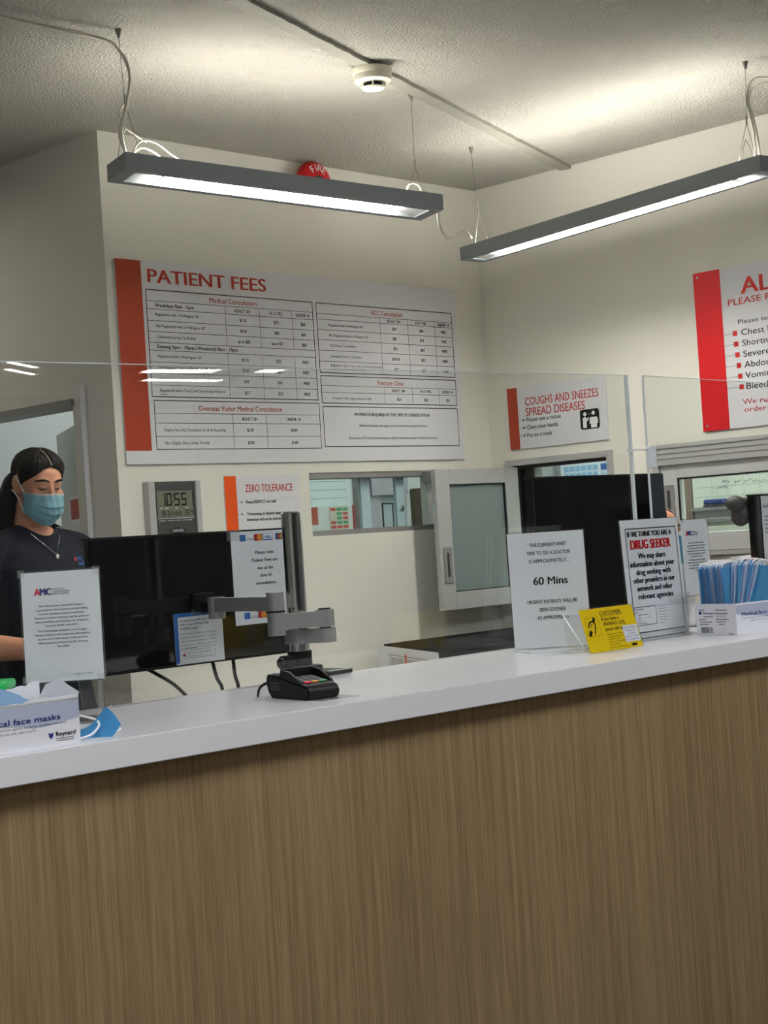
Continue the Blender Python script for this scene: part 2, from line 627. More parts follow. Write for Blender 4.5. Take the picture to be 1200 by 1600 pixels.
# ceiling cover strip running askew across the ceiling, rough painted edge
p0, p1 = Vector((1.55, 2.585, 0)), Vector((4.762, 3.655, 0))
dv = (p1 - p0).normalized(); nv = Vector((-dv.y, dv.x, 0))
bm = BM()
N = 150
L_, R_ = [], []
for i in range(N + 1):
    c = p0.lerp(p1, i / N)
    L_.append((c + nv * (.022 + random.uniform(-.0008, .0008))))
    R_.append((c - nv * (.022 + random.uniform(-.0022, .0022))))
for i in range(N):
    q = [L_[i], L_[i + 1], R_[i + 1], R_[i]]
    lo = [bm.verts.new((p.x, p.y, ZC - .012)) for p in q]
    hi = [bm.verts.new((p.x, p.y, ZC)) for p in q]
    bm.faces.new(lo)
    for k in range(4):
        bm.faces.new((lo[k], hi[k], hi[(k + 1) % 4], lo[(k + 1) % 4]))
bmesh.ops.remove_doubles(bm, verts=bm.verts[:], dist=1e-5)
bmesh.ops.recalc_face_normals(bm, faces=bm.faces[:])
struct('trim_3', bm, 'strip')

# ---- window_1: the low hatch in the back wall with two sliding glass leaves
bm = BM()
x0, x1, z0, z1 = W1
box(bm, x0, x1, YB + .004, YB + .096, z1 - .020, z1)
box(bm, x0, x1, YB + .004, YB + .096, z0, z0 + .018)
box(bm, x0, x0 + .004, YB + .004, YB + .096, z0 + .018, z1 - .02)
w1 = struct('window_1', bm, 'alu_d')
for nm, xa, xb, yy, stiles in (('glass_leaf', x0 + .006, 4.31, YB + .045, ((4.085, 4.131), (4.267, 4.311))), ('glass_leaf', 4.30, 4.458, YB + .065, ())):
    bm = BM(); box(bm, xa, xb, yy, yy + .006, z0 + .012, z1 - .012)
    g = obj(nm, bm, 'glass', w1)
    for a, b in stiles:
        bm = BM(); box(bm, a, b, yy - .004, yy + .010, z0 + .014, z1 - .014)
        obj('stile', bm, 'stile', g)
bm = BM()
cyl(bm, (4.288, YB + .041, 1.507), (4.288, YB + .034, 1.507), .009)
cyl(bm, (4.288, YB + .034, 1.507), (4.288, YB + .030, 1.507), .005)
obj('lock', bm, 'chrome', w1, 40)

# ---- the aluminium sliding panel that hangs in front of the back wall, in the corner
yp = YB - .14
t = thing('sliding_panel', 'aluminium framed sliding panel with frosted glass hung in the room corner', 'sliding panel', (4.518, yp, 1.123))
def pbox(name, xa, xb, za, zb, ya, yb, m, par, bev=.002):
    bm = BM(); box(bm, xa - 4.518, xb - 4.518, ya - yp, yb - yp, za - 1.123, zb - 1.123, bev)
    return obj(name, bm, m, par)
pbox('stile', 4.288, 4.362, 1.123, 1.637, yp, yp + .022, 'alu', t)
pbox('stile', 4.676, 4.752, 1.123, 1.637, yp, yp + .022, 'alu', t)
pbox('rail', 4.362, 4.676, 1.580, 1.637, yp, yp + .022, 'alu', t)
pbox('rail', 4.362, 4.676, 1.123, 1.187, yp, yp + .022, 'alu', t)
pbox('glass_pane', 4.362, 4.676, 1.187, 1.580, yp + .012, yp + .020, 'frost', t, 0)
bm = BM()
for a in ((4.362, 4.366, 1.187, 1.58), (4.672, 4.676, 1.187, 1.58), (4.366, 4.672, 1.576, 1.58), (4.366, 4.672, 1.187, 1.191)):
    box(bm, a[0] - 4.518, a[1] - 4.518, .004, .012, a[2] - 1.123, a[3] - 1.123)
obj('gasket', bm, 'black', t)
h = pbox('handle', 4.304, 4.346, 1.222, 1.352, yp - .006, yp, 'alu_d', t)
pbox('grip_slot', 4.318, 4.328, 1.245, 1.332, yp - .008, yp - .006, 'dark', h, 0)
bm = BM(); cyl(bm, (4.288 - 4.518, .011, .385), (4.283 - 4.518, .011, .385), .008); obj('lock', bm, 'chrome', t, 40)
for xx in (4.40, 4.64):
    bm = BM(); box(bm, xx - .03 - 4.518, xx + .03 - 4.518, .022, .14, .472, .512)
    obj('hanger_bracket', bm, 'alu_d', t)

# ---- window_2 on the right wall
bm = BM()
y0, y1, z0, z1 = W2
f0 = .024
for a in ((y0 - f0, y0, z0 - f0, z1 + f0), (y1, y1 + .035, z0 - f0, z1 + f0), (y0, y1, z1, z1 + f0), (y0, y1, z0 - f0, z0)):
    box(bm, XR - .012, XR + .1, a[0], a[1], a[2], a[3], .001)
w2 = struct('window_2', bm, 'alu')
bm = BM()
box(bm, XR + .0, XR + .05, y0 + .0, y1, z1 - .012, z1 - .001)
box(bm, XR + .0, XR + .02, y1 - .012, y1, z0, z1 - .012)
obj('track', bm, 'black', w2)
bm = BM(); box(bm, XR + .05, XR + .095, y1 - .06, y1 - .012, z0, z1 - .012); obj('stile', bm, 'alu_d', w2)
bm = BM(); box(bm, XR + .03, XR + .036, y0, y1 - .012, z0, z1 - .012); obj('pane', bm, 'glass', w2)

# ---- window_3: the wide sliding hatch on the right wall
y0, y1, z0, z1 = W3
bm = BM()
box(bm, XR - .030, XR, y0 - .03, 3.342, 1.590, 1.664, .002)            # pelmet
box(bm, XR - .034, XR, y0 - .03, 3.342, 1.650, 1.664, .001)
box(bm, XR - .026, XR + .1, 3.318, 3.342, 1.27, 1.590)
box(bm, XR - .026, XR + .1, y0 - .03, y0, 1.27, 1.590)
box(bm, XR - .020, XR + .1, y0, 3.318, 1.27, 1.284)
w3 = struct('window_3', bm, 'alu')
bm = BM()
for zz in (1.612, 1.630):
    box(bm, XR - .0315, XR - .030, y0 - .03, 3.342, zz, zz + .003)
obj('groove', bm, 'alu_d', w3)
# sliding leaf with handle
lx0, lx1 = XR - .018, XR + .012
bm = BM()
box(bm, lx0, lx1, 3.249, 3.316, 1.285, 1.590, .002)
box(bm, lx0, lx1, 2.31, 3.249, 1.543, 1.590, .002)
box(bm, lx0, lx1, 2.31, 3.249, 1.285, 1.349, .002)
box(bm, lx0, lx1, 2.262, 2.31, 1.285, 1.590, .002)
leaf = obj('sliding_leaf', bm, 'alu_l', w3)
bm = BM(); box(bm, XR - .006, XR - .001, 2.31, 3.249, 1.349, 1.543); obj('pane', bm, 'glass', leaf)
bm = BM()
box(bm, lx0 + .002, lx0 + .008, 2.31, 3.249, 1.538, 1.543)
box(bm, lx0 + .002, lx0 + .008, 3.244, 3.249, 1.349, 1.538)
obj('gasket', bm, 'black', leaf)
bm = BM(); box(bm, lx0 - .005, lx0, 3.262, 3.304, 1.395, 1.522, .001); hd = obj('handle', bm, 'alu_d', leaf)
bm = BM(); box(bm, lx0 - .0065, lx0 - .005, 3.278, 3.290, 1.412, 1.502); obj('grip_slot', bm, 'dark', leaf)

# ---- unseen fill panels added on the ceilings, and strip lights mirrored in the screen
def ceil_panel(name, label, x, y, lx, ly, m, group=None, rz=0.0):
    t = thing(name, label, 'ceiling light', (x, y, ZC), rz, group)
    bm = BM()
    for a in ((-lx/2, lx/2, -ly/2, -ly/2 + .02), (-lx/2, lx/2, ly/2 - .02, ly/2), (-lx/2, -lx/2 + .02, -ly/2 + .02, ly/2 - .02), (lx/2 - .02, lx/2, -ly/2 + .02, ly/2 - .02)):
        box(bm, a[0], a[1], a[2], a[3], -.04, 0)
    obj('frame', bm, 'alu_l', t)
    bm = BM(); box(bm, -lx/2 + .02, lx/2 - .02, -ly/2 + .02, ly/2 - .02, -.034, -.004); obj('diffuser', bm, m, t)
GW = 'added unseen fill lights on the waiting room ceiling'
LW = 'added unseen white panel light on the waiting room ceiling'
for x, y in ((.9, 1.1), (3.3, .7), (-1.2, -1.2)):  # out of view, added to brighten the counter
    ceil_panel('fill_light', LW, x, y, 1.2, .6, 'panel', GW)
GR = 'waiting room strip lights mirrored in the clear screen'
LR = 'narrow strip light at the far end of the waiting room ceiling'
ceil_panel('strip_light', LR, 7.25, -4.12, .62, .26, 'lamp', GR, .24)
ceil_panel('strip_light', LR, 7.66, -4.62, .72, .2, 'lamp', GR, .12)
ceil_panel('strip_light', LR, 7.95, -3.96, .24, .24, 'lamp', GR, .24)
ceil_panel('strip_light', LR, 5.92, -4.10, .48, .10, 'lamp', GR, -.56)
ceil_panel('strip_light', LR, 6.12, -4.44, .50, .10, 'lamp', GR, -.56)
LS = 'added unseen panel light brightening the room behind the hatches'
GS = 'added unseen fill lights of the rooms behind'
ceil_panel('fill_light', LS, 5.6, 4.2, .6, .6, 'panel_s', GS)  # added to brighten what shows through the hatches
ceil_panel('fill_light', LS, 5.6, 2.6, .6, .6, 'panel_s', GS)
ceil_panel('fill_light', 'added unseen panel light brightening the space behind the left doorway', 3.9, 4.95, .6, .6, 'panel_b')  # added fill for the doorway interior
ceil_panel('fill_light', 'added unseen panel light brightening the recess left of the counter staff', 2.1, 5.1, .6, .6, 'panel_w')  # added to lighten the left wall, no lamp in view there

# =================================================================== RECEPTION COUNTER
ct = thing('reception_counter', 'long reception counter with oak laminate front and white top', 'counter', (2.3, 2.3, 0))
def cfront(x): return 2.079 - .0352 * (x - 1.273)
bm = BM()
xa, xb = -.6, 4.40
prism(bm, [(xa - 2.3, cfront(xa) - 2.3), (xb - 2.3, cfront(xb) - 2.3), (xb - 2.3, .24), (xa - 2.3, .24)], 'z', ZT - .0455, ZT)
es = [e for e in bm.edges if abs(e.verts[0].co.z - e.verts[1].co.z) < 1e-6]
bmesh.ops.bevel(bm, geom=es, offset=.0015, segments=2, affect='EDGES')
obj('countertop', bm, 'top', ct)['label'] = 'white laminate countertop'
bm = BM()
prism(bm, [(xa + .02 - 2.3, cfront(xa) + .03 - 2.3), (xb - .02 - 2.3, cfront(xb) + .03 - 2.3), (xb - .02 - 2.3, .15), (xa + .02 - 2.3, .15)], 'z', .08, ZT - .0455)
fp = obj('front_panel', bm, 'wood', ct); fp['label'] = 'oak laminate front panel'
bm = BM()
prism(bm, [(xa + .04 - 2.3, cfront(xa) + .06 - 2.3), (xb - .04 - 2.3, cfront(xb) + .06 - 2.3), (xb - .04 - 2.3, .13), (xa + .04 - 2.3, .13)], 'z', 0, .08)
obj('plinth', bm, 'black', ct)

# staff desk behind the counter and low benches along the walls
def table(name, label, cat, x0, x1, y0, y1, z, m='alu_l'):
    t = thing(name, label, cat, ((x0 + x1) / 2, (y0 + y1) / 2, 0))
    a, b = (x1 - x0) / 2, (y1 - y0) / 2
    bm = BM(); box(bm, -a, a, -b, b, z - .03, z, .003); obj('top', bm, m, t)
    for sx in (-1, 1):
        for sy in (-1, 1):
            bm = BM(); box(bm, sx * (a - .04) - .02, sx * (a - .04) + .02, sy * (b - .04) - .02, sy * (b - .04) + .02, 0, z - .03)
            obj('leg', bm, 'alu_d', t)
    return t
table('staff_desk', 'white topped staff desk behind the reception counter', 'desk', .8, 3.95, 2.66, 3.42, .97)
table('side_bench', 'pale bench beside the right wall under the wide hatch', 'bench', 4.12, 4.74, 2.56, 2.80, 1.05)
table('corner_bench', 'pale bench in the room corner under the sliding panel', 'bench', 3.35, 4.75, 3.46, 4.10, .80)

# =================================================================== PENDANT LAMPS
def pendant(label, loc, rot, L, Wd):
    """local x runs along the lamp"""
    t = thing('pendant_lamp', label, 'pendant lamp', loc, 0, 'grey linear pendant lamps')
    t.rotation_mode = 'ZYX'; t.rotation_euler = rot
    H = .046
    a, b, w = L / 2, Wd / 2, Wd * .17
    bm = BM()
    for q in ((-a, a, -b, -b + w), (-a, a, b - w, b), (-a, -a + .035, -b + w, b - w), (a - .035, a, -b + w, b - w)):
        box(bm, q[0], q[1], q[2], q[3], 0, H)
    box(bm, -a + .035, a - .035, -b + w, b - w, H - .012, H - .008)
    obj('housing', bm, 'grey', t)
    bm = BM(); box(bm, -a + .12, a - .12, -b + w + .003, b - w - .003, .010, .016); obj('diffuser', bm, 'lamp', t)['label'] = 'glowing white diffuser'
    bm = BM()
    n = 22
    for i in range(n + 1):
        x = -a + .12 + (2 * a - .24) * i / n
        box(bm, x - .001, x + .001, -b + w + .001, b - w - .001, .001, .009)
    for yy in (-.012, .012):
        box(bm, -a + .12, a - .12, yy - .001, yy + .001, .001, .009)
    obj('louvre', bm, 'fin', t)
    for s in (-1, 1):
        bm = BM()
        prism(bm, [(s * (a - .035), .004), (s * (a - .12), .020), (s * (a - .12), .024), (s * (a - .035), .024)], 'y', -b + w, b - w)
        obj('end_reflector', bm, 'fin', t)
    bm = BM(); box(bm, -a + .06, a - .06, -.024, .024, H - .007, H - .001); obj('upper_tube', bm, 'lamp_up', t)
    return t

def suspension(t, top, at, mid=.09, spread=.035):
    """ceiling cup, wire and split bridle down to the lamp; top in world coordinates, at: place along the lamp"""
    inv = t.matrix_world.inverted()
    P = Vector((top[0], top[1], ZC))
    A = t.matrix_world @ Vector((at, 0, .046)); Q = A.lerp(P, mid / (P - A).length)
    bm = BM(); tube(bm, [inv @ P, inv @ (P - Vector((0, 0, .004))), inv @ (P - Vector((0, 0, .022)))], [.0095, .0085, .0025], 12)
    obj('ceiling_cup', bm, 'wire', t, 40)
    bm = BM()
    tube(bm, [inv @ (P - Vector((0, 0, .020))), inv @ Q], .0011, 6)
    tube(bm, [inv @ (Q + Vector((0, 0, .02))), inv @ (Q - Vector((0, 0, .006)))], .0028, 8)
    for s in (-1, 1):
        tube(bm, [inv @ Q, inv @ (t.matrix_world @ Vector((at + spread * s, 0, .046)))], .0010, 6)
    obj('suspension_wire', bm, 'wire', t, 40)

RD = math.radians
lamp1 = pendant('grey pendant lamp over the counter, the left one hung along the fees board', (3.0123, 3.2899, 2.359), (-.0505, .0631, -.2158), .991, .121)
lamp2 = pendant('grey pendant lamp hung along the right wall, at right angles to the other', (4.200, 3.0687, 2.3626), (-.0332, .0024, -1.6538), 1.264, .106)
bpy.context.view_layer.update()
suspension(lamp1, (2.475, 3.280), -.455, .15)
suspension(lamp1, (3.550, 3.285), .445, .11)
suspension(lamp2, (4.221, 3.640), -.575, .11)
suspension(lamp2, (4.163, 2.512), .550, .12)

def cable(name, label, pts, r, m='cable_w', cat='cable', group=None, par=None, seg=8, n=8):
    bm = BM()
    for p in pts:
        tube(bm, spline(p, n), r, seg)
    o = obj(name, bm, m, par, 50)
    if par is None: tag(o, label, cat, group)
    return o
y_ = 3.285
def on1(x, dy, z): return tuple(lamp1.matrix_world @ Vector((x, dy, z)))
cable('power_cable', 'white power cables sagging from the ceiling to the left pendant lamp', [
    [(1.95, y_, 2.70), (2.13, y_, 2.697), (2.219, y_, 2.695), (2.311, y_, 2.693), (2.435, y_, 2.693), (2.478, y_, 2.675), (2.502, y_, 2.64), (2.505, y_, 2.60), (2.494, y_, 2.555), (2.480, y_, 2.51), (2.486, y_ + .03, 2.48), (2.51, y_ + .06, 2.46), on1(-.462, -.01, .047)],
    [(1.95, y_ + .01, 2.705), (2.2, y_ + .012, 2.702), (2.435, y_ + .01, 2.700), (2.49, y_ + .01, 2.67), (2.513, y_ + .01, 2.62), (2.505, y_ + .01, 2.56), (2.487, y_ + .01, 2.50), (2.50, y_ + .04, 2.47), on1(-.455, .01, .047)]], .0032)
cable('lamp_flex', 'loop of thin white flex tied on top of the left pendant lamp', [
    [on1(-.455, -.02, .047), on1(-.450, -.02, .075), on1(-.425, -.02, .098), on1(-.385, -.02, .094), on1(-.34, -.02, .068), on1(-.28, -.01, .050), on1(-.18, 0, .049)],
    [on1(-.445, .01, .047), on1(-.440, .01, .070), on1(-.415, .01, .088), on1(-.38, .01, .080), on1(-.345, .01, .058), on1(-.31, .01, .049)],
    [on1(-.47, 0, .135), on1(-.44, -.005, .115), on1(-.41, -.01, .098)],
    [on1(-.475, -.02, .19), on1(-.49, -.02, .16), on1(-.475, -.02, .125), on1(-.49, -.02, .09), on1(-.465, -.02, .047)]], .0026)
cable('lamp_flex', 'flat loop of flex lying on the right end of the left pendant lamp', [
    [on1(-.10, .02, .049), on1(.2, .0, .050), on1(.38, -.03, .051), on1(.45, -.045, .052), on1(.475, -.02, .052), on1(.44, .0, .050), on1(.36, .01, .049)],
    [on1(.425, .02, .048), on1(.43, .02, .085), on1(.452, .02, .097), on1(.474, .02, .085), on1(.48, .02, .048)]], .0028)
cable('link_cable', 'short drooping cable between the two pendant lamps', [[(3.475, 3.14, 2.331), (3.478, 3.14, 2.301), (3.528, 3.175, 2.288), (3.65, 3.27, 2.300), (3.80, 3.375, 2.331), (3.96, 3.48, 2.379), (4.054, 3.54, 2.4), (4.19, 3.64, 2.410)]], .0050)
cable('power_cable', 'white power cables dropping from the ceiling to the right pendant lamp', [
    [(4.17, 2.20, 2.66), (4.17, 2.36, 2.662), (4.17, 2.444, 2.664), (4.17, 2.482, 2.672), (4.17, 2.507, 2.656), (4.17, 2.521, 2.62), (4.17, 2.515, 2.58), (4.17, 2.505, 2.53), (4.17, 2.503, 2.48), (4.17, 2.505, 2.405)],
    [(4.175, 2.20, 2.645), (4.175, 2.36, 2.648), (4.175, 2.46, 2.652), (4.175, 2.50, 2.645), (4.175, 2.518, 2.61), (4.175, 2.505, 2.56), (4.175, 2.495, 2.50), (4.175, 2.492, 2.44), (4.175, 2.494, 2.405)]], .0034)
cable('lamp_flex', 'thin dark loop of wire beside the right pendant lamp suspension', [
    [(4.165, 2.530, 2.50), (4.165, 2.54, 2.47), (4.165, 2.536, 2.44), (4.165, 2.515, 2.403)], [(4.165, 2.53, 2.50), (4.165, 2.515, 2.47), (4.165, 2.512, 2.43), (4.165, 2.513, 2.403)]], .0012, 'wire')

# ---- smoke detector
t = thing('smoke_detector', 'round cream smoke detector on the ceiling strip', 'smoke detector', (3.245, 3.145, ZC - .012))
bm = BM(); lathe(bm, [(.056, 0), (.056, -.014), (.053, -.018), (.054, -.020), (.052, -.034), (.036, -.040), (.033, -.040), (.02, -.038)]); obj('base', bm, 'smoke', t, 40)
bm = BM(); lathe(bm, [(.026, -.038), (.026, -.050)]); obj('sensor_chamber', bm, 'black', t, 40)
bm = BM(); lathe(bm, [(.030, -.050), (.033, -.052), (.030, -.056), (.012, -.060)])
for k in range(4):
    a = PI / 4 + k * PI / 2
    tube(bm, [(.046 * math.cos(a), .046 * math.sin(a), -.034), (.034 * math.cos(a), .034 * math.sin(a), -.040), (.031 * math.cos(a), .031 * math.sin(a), -.052)], .0025, 6)
obj('cap', bm, 'smoke', t, 40)

# ---- fire bell
t = thing('fire_bell', 'red fire alarm bell high on the back wall behind the left lamp', 'fire alarm', (3.868, YB, 2.648))
bm = BM(); mx = Matrix.Rotation(PI / 2, 4, 'X')
lathe(bm, [(.05, 0), (.05, .03), (.03, .035)], mtx=mx, mi=0); obj('back_box', bm, 'red', t, 40)
bm = BM(); lathe(bm, [(.074, .038), (.075, .048), (.070, .060), (.055, .068), (.03, .071), (.022, .071)], mtx=mx); obj('gong', bm, 'red', t, 40)
bm = BM(); lathe(bm, [(.022, .070), (.021, .076), (.008, .079)], mtx=mx); obj('hub', bm, 'dark', t, 40)
bm = BM()
for k, ch in enumerate('FIRE'):
    V, Fc = glyphs(ch, .03)
    cx = (min(p[0] for p in V) + max(p[0] for p in V)) / 2
    ang = math.radians((33, 11, -11, -34)[k]); s_ = .036
    vs = []
    for p in V:
        x, z = (p[0] - cx) * s_, p[1] * s_ + .036
        x, z = x * math.cos(ang) - z * math.sin(ang), x * math.sin(ang) + z * math.cos(ang)
        rr = math.hypot(x, z)
        dome = .0715 if rr < .03 else .0715 - .003 * (rr - .03) / .025 if rr < .055 else .0685 - .0085 * (rr - .055) / .015
        vs.append(bm.verts.new((x, -dome - .0030, z)))
    for f in Fc: bm.faces.new([vs[i] for i in f])
obj('lettering', bm, 'loop', t)

# =================================================================== WALL SIGNS
# ---- patient fees board
S = Sign('fees_board', 'wide white patient fees board with brick red stripe on the back wall', 'sign', (3.025 + .789, YB - .002, 1.680), 0, 1.578, .647)
S.panel('board', 0, 0, 1.578, .647, 0, .006, 'white', .001)
bm = BM(); S.rect(bm, 0, 0, .100, .604, .0066); S.put('side_stripe', bm, 'brick')
bm = BM()
S.txt(bm, 'PATIENT FEES', .126, .046, .042, .496, 'l', .0067, .030)
S.put('heading', bm, 'brick_t')
for t_, u, v, w, h in (('Medical Consultation', .475, .110, .203, .0165), ('Overseas Visitor Medical Consultation', .480, .467, .363, .0165), ('ACC Consultation', 1.201, .111, .161, .0165), ('Fracture Clinic', 1.200, .365, .134, .0165)):
    bm = BM(); S.txt(bm, t_, u, v, h, w, 'c', .0067, .004); S.put('subheading', bm, 'brick_t')
LN = BM()
def hl(v, u0, u1, w=.0014): S.rect(LN, u0, v - w / 2, u1, v + w / 2, .0067)
def vl(u, v0, v1, w=.0014): S.rect(LN, u - w / 2, v0, u + w / 2, v1, .0067)
S.frame(LN, .1145, .0905, .8325, .432, .0028, .0067)
for v in (.126, .152, .189, .224, .259, .284, .3215, .357, .395): hl(v, .115, .832)
for u in (.436, .586, .734):
    vl(u, .1275, .259); vl(u, .284, .432)
S.frame(LN, .120, .444, .8345, .600, .0024, .0067)
for v in (.485, .516, .559): hl(v, .12, .834)
for u in (.440, .588): vl(u, .485, .600)
S.frame(LN, .8505, .091, 1.552, .335, .0028, .0067)
for v in (.1275, .1475, .184, .2195, .2565, .295): hl(v, .851, 1.552)
for u in (1.163, 1.309, 1.454): vl(u, .1275, .335)
S.frame(LN, .8515, .3465, 1.5515, .442, .0028, .0067)
for v in (.3805, .4045): hl(v, .852, 1.551)
for u in (1.166, 1.311, 1.455): vl(u, .3805, .442)
S.frame(LN, .8525, .4545, 1.5515, .595, .0028, .0067)
S.put('table_lines', LN, 'ink')
bm = BM()
def cell(t_, u, v, h=.0105, b=.012, al='c', w=None): S.txt(bm, t_, u, v, h, w, al, .0068, b, 0, .92)
LA = 'l'
cell('Weekdays 8am - 5pm', .146, .139, .0115, .012, LA, .158)
cell('Evening 5pm - 10pm / Weekends 8am - 10pm', .146, .271, .0115, .012, LA, .335)
for t_, v in (('Registered with a Wellington GP', .168), ('Not Registered with a Wellington GP', .205), ('Community Service Cardholder', .240), ('Registered with a Wellington GP', .302), ('Not Registered with a Wellington GP', .338), ('Community Service Cardholder', .375), ('Registered with a Very Low Cost Access Practice', .411)):
    cell(t_, .147, v, .0092, .002, LA, .0057 * len(t_))
cell('(after fees)', .147, .4245, .005, .0, LA)
for t_, u in (('ADULT 18+', .511), ('14-17 YRS', .660), ('UNDER 14', .784)): cell(t_, u, .1395, .0105)
for v, r in ((.1705, ('$110', '$75', '$60')), (.2065, ('$130', '$85', '$60')), (.242, ('up to $85', 'up to $71', '$60')), (.303, ('$110', '$75', 'FREE')), (.339, ('$130', '$85', 'FREE')), (.376, ('$43', '$43', 'FREE')), (.4135, ('$27', '$27', 'FREE'))):
    for t_, u in zip(r, (.511, .660, .783)): cell(t_, u, v, .0105)
for t_, u in (('ADULT 18+', .514), ('UNDER 18', .711)): cell(t_, u, .501, .0105)
for v, r, l in ((.538, ('$130', '$100'), 'Eligible Non-NZ (Residents of UK & Australia)'), (.580, ('$250', '$160'), 'Non Eligible (Rest of the World)')):
    cell(l, .155, v, .0092, .002, LA, .0056 * len(l))
    for t_, u in zip(r, (.514, .711)): cell(t_, u, v, .0105)
for t_, u in (('ADULT 18+', 1.236), ('14-17 YRS', 1.381), ('UNDER 14', 1.503)): cell(t_, u, .138, .0105)
for v, r, l in ((.166, ('$70', '$60', 'FREE'), 'Registered with a Wellington GP'), (.202, ('$85', '$76', 'FREE'), 'Not Registered with a Wellington GP'), (.238, ('$55', '$50', 'FREE'), 'ACC Review Consultation'), (.276, ('$18.50', '$13', 'FREE'), 'Community Service Cardholder'), (.308, ('', '', ''), 'Registered with a Very Low Cost Access Practice'), (.3195, ('$27', '$27', 'FREE'), '(after fees and weekends only)')):
    cell(l, .905, v, .0090, .002, LA, .0055 * len(l))
    for t_, u in zip(r, (1.236, 1.381, 1.503)):
        if t_: cell(t_, u, v if v != .3195 else .315, .0105)
for t_, u in (('ADULT 18+', 1.238), ('14-17 YRS', 1.383), ('UNDER 14', 1.503)): cell(t_, u, .3925, .0105)
cell('Fracture Clinic Appointments Only', .905, .424, .0092, .002, LA, .19)
for u in (1.238, 1.383, 1.503): cell('$55', u, .424, .0105)
cell('PAYMENT IS REQUIRED AT THE TIME OF CONSULTATION', 1.200, .481, .0108, .010, 'c', .390)
cell('Additional charges may apply to all consultations and appointments.', 1.203, .5205, .0085, .0, 'c', .357)
cell('Should your ACC claim be declined you will be required to make an additional payment.', 1.203, .5645, .0085, .0, 'c', .465)
S.put('lettering', bm, 'ink')

# ---- coughs and sneezes
S = Sign('notice_board', 'small white coughs and sneezes notice with brown red stripe above the small window', 'sign', (XR, 4.006 - .2335, 1.705), -PI / 2, .467, .235)
S.panel('board', 0, 0, .467, .235, 0, .005, 'white', .001)
bm = BM(); S.rect(bm, 0, 0, .049, .235, .0056); S.put('side_stripe', bm, 'brick')
bm = BM()
S.txt(bm, 'COUGHS AND SNEEZES', .087, .058, .030, .347, 'l', .0057, .010); S.put('heading', bm, 'red_t'); bm = BM()
S.txt(bm, 'SPREAD DISEASES', .087, .098, .030, .281, 'l', .0057, .010)
S.put('heading', bm, 'red_t')
bm = BM()
for t_, v, w in (('Please use a tissue', .1265, .167), ('Clean your hands', .155, .150), ('Put on a mask', .185, .122)):
    S.txt(bm, t_, .087, v, .0155, w, 'l', .0057, .008)
    S.rect(bm, .070, v - .0035, .077, v + .0035, .0057)
    S.rect(bm, .049, v - .0006, .070, v + .0006, .0057)
S.put('lettering', bm, 'ink')
bm = BM()
pts = []
rad = .010
for cx, cy, a0 in ((.421, .126, 0), (.353, .126, 90), (.353, .179, 180), (.421, .179, 270)):
    for k in range(6):
        a = math.radians(a0 + 18 * k)
        pts.append((cx + rad * math.cos(a), cy - rad * math.sin(a)))
S.poly(bm, pts, .0057)
pic = S.put('pictogram', bm, 'ink')
bm = BM()
n_ = .0062
S.disc(bm, .366, .133, .0075, n_); S.disc(bm, .405, .131, .0075, n_)
S.poly(bm, [(.355, .147), (.368, .142), (.374, .150), (.382, .145), (.385, .149), (.375, .160), (.372, .158), (.372, .183), (.355, .183)], n_)
S.poly(bm, [(.391, .146), (.419, .146), (.424, .152), (.424, .170), (.419, .170), (.419, .185), (.391, .185), (.391, .170), (.386, .170), (.386, .152)], n_)
for k in range(5):
    S.disc(bm, .381 + .004 * k, .134 - .002 * (k % 2), .0011, n_)
S.put('figures', bm, 'loop', parent=pic)

# ---- big red sign at the right edge
S = Sign('notice_board', 'large white sign with wide bright red stripe and rivets on the right wall', 'sign', (XR, 3.134 - .45, 1.695), -PI / 2, .90, .548)
S.panel('board', 0, 0, .90, .548, 0, .006, 'white', .001)
bm = BM(); S.rect(bm, 0, 0, .107, .548, .0066); S.put('side_stripe', bm, 'red')
bm = BM()
S.txt(bm, 'ALL PATIENTS', .187, .070, .054, .62, 'l', .0067, .030); S.put('heading', bm, 'red_t'); bm = BM()
S.txt(bm, 'PLEASE REPORT TO RECEPTION', .133, .120, .021, .60, 'l', .0067, .012); S.put('subheading', bm, 'red_t'); bm = BM()
for k in range(6):
    v = .227 + .0366 * k; u = .143 + .0024 * k
    S.rect(bm, u, v - .0085, u + .017, v + .0085, .0067)
S.put('bullet_dots', bm, 'red_t'); bm = BM()
S.txt(bm, 'We run a triage system and see patients in', .164, .461, .017, .62, 'l', .0067, .003)
S.txt(bm, 'order of priority', .168, .488, .017, .25, 'l', .0067, .003)
S.put('heading', bm, 'red_t')
bm = BM()
S.txt(bm, 'Please tell the receptionist if you have', .167, .190, .0145, .50, 'l', .0067, .004)
for k, (t_, w) in enumerate((('Chest Pain', .160), ('Shortness of breath', .290), ('Severe Pain', .176), ('Abdominal pain', .232), ('Vomiting', .134), ('Bleeding', .130))):
    S.txt(bm, t_, .1765 + .0012 * k, .2265 + .0366 * k, .0205, w, 'l', .0067, .006)
    v = .227 + .0366 * k
    S.rect(bm, .107, v - .0005, .143 + .0024 * k, v + .0005, .0067)
S.put('lettering', bm, 'ink')
bm = BM()
for u, v in ((.017, .016), (.018, .530), (.883, .016), (.883, .530)):
    c = S.P(u, v, .006); lathe(bm, [(.0055, 0), (.0045, .002), (.001, .0025)], (0, 0, 0), 12, mtx=Matrix.Translation(c) @ Matrix.Rotation(PI / 2, 4, 'X'))
S.put('rivets', bm, 'chrome')

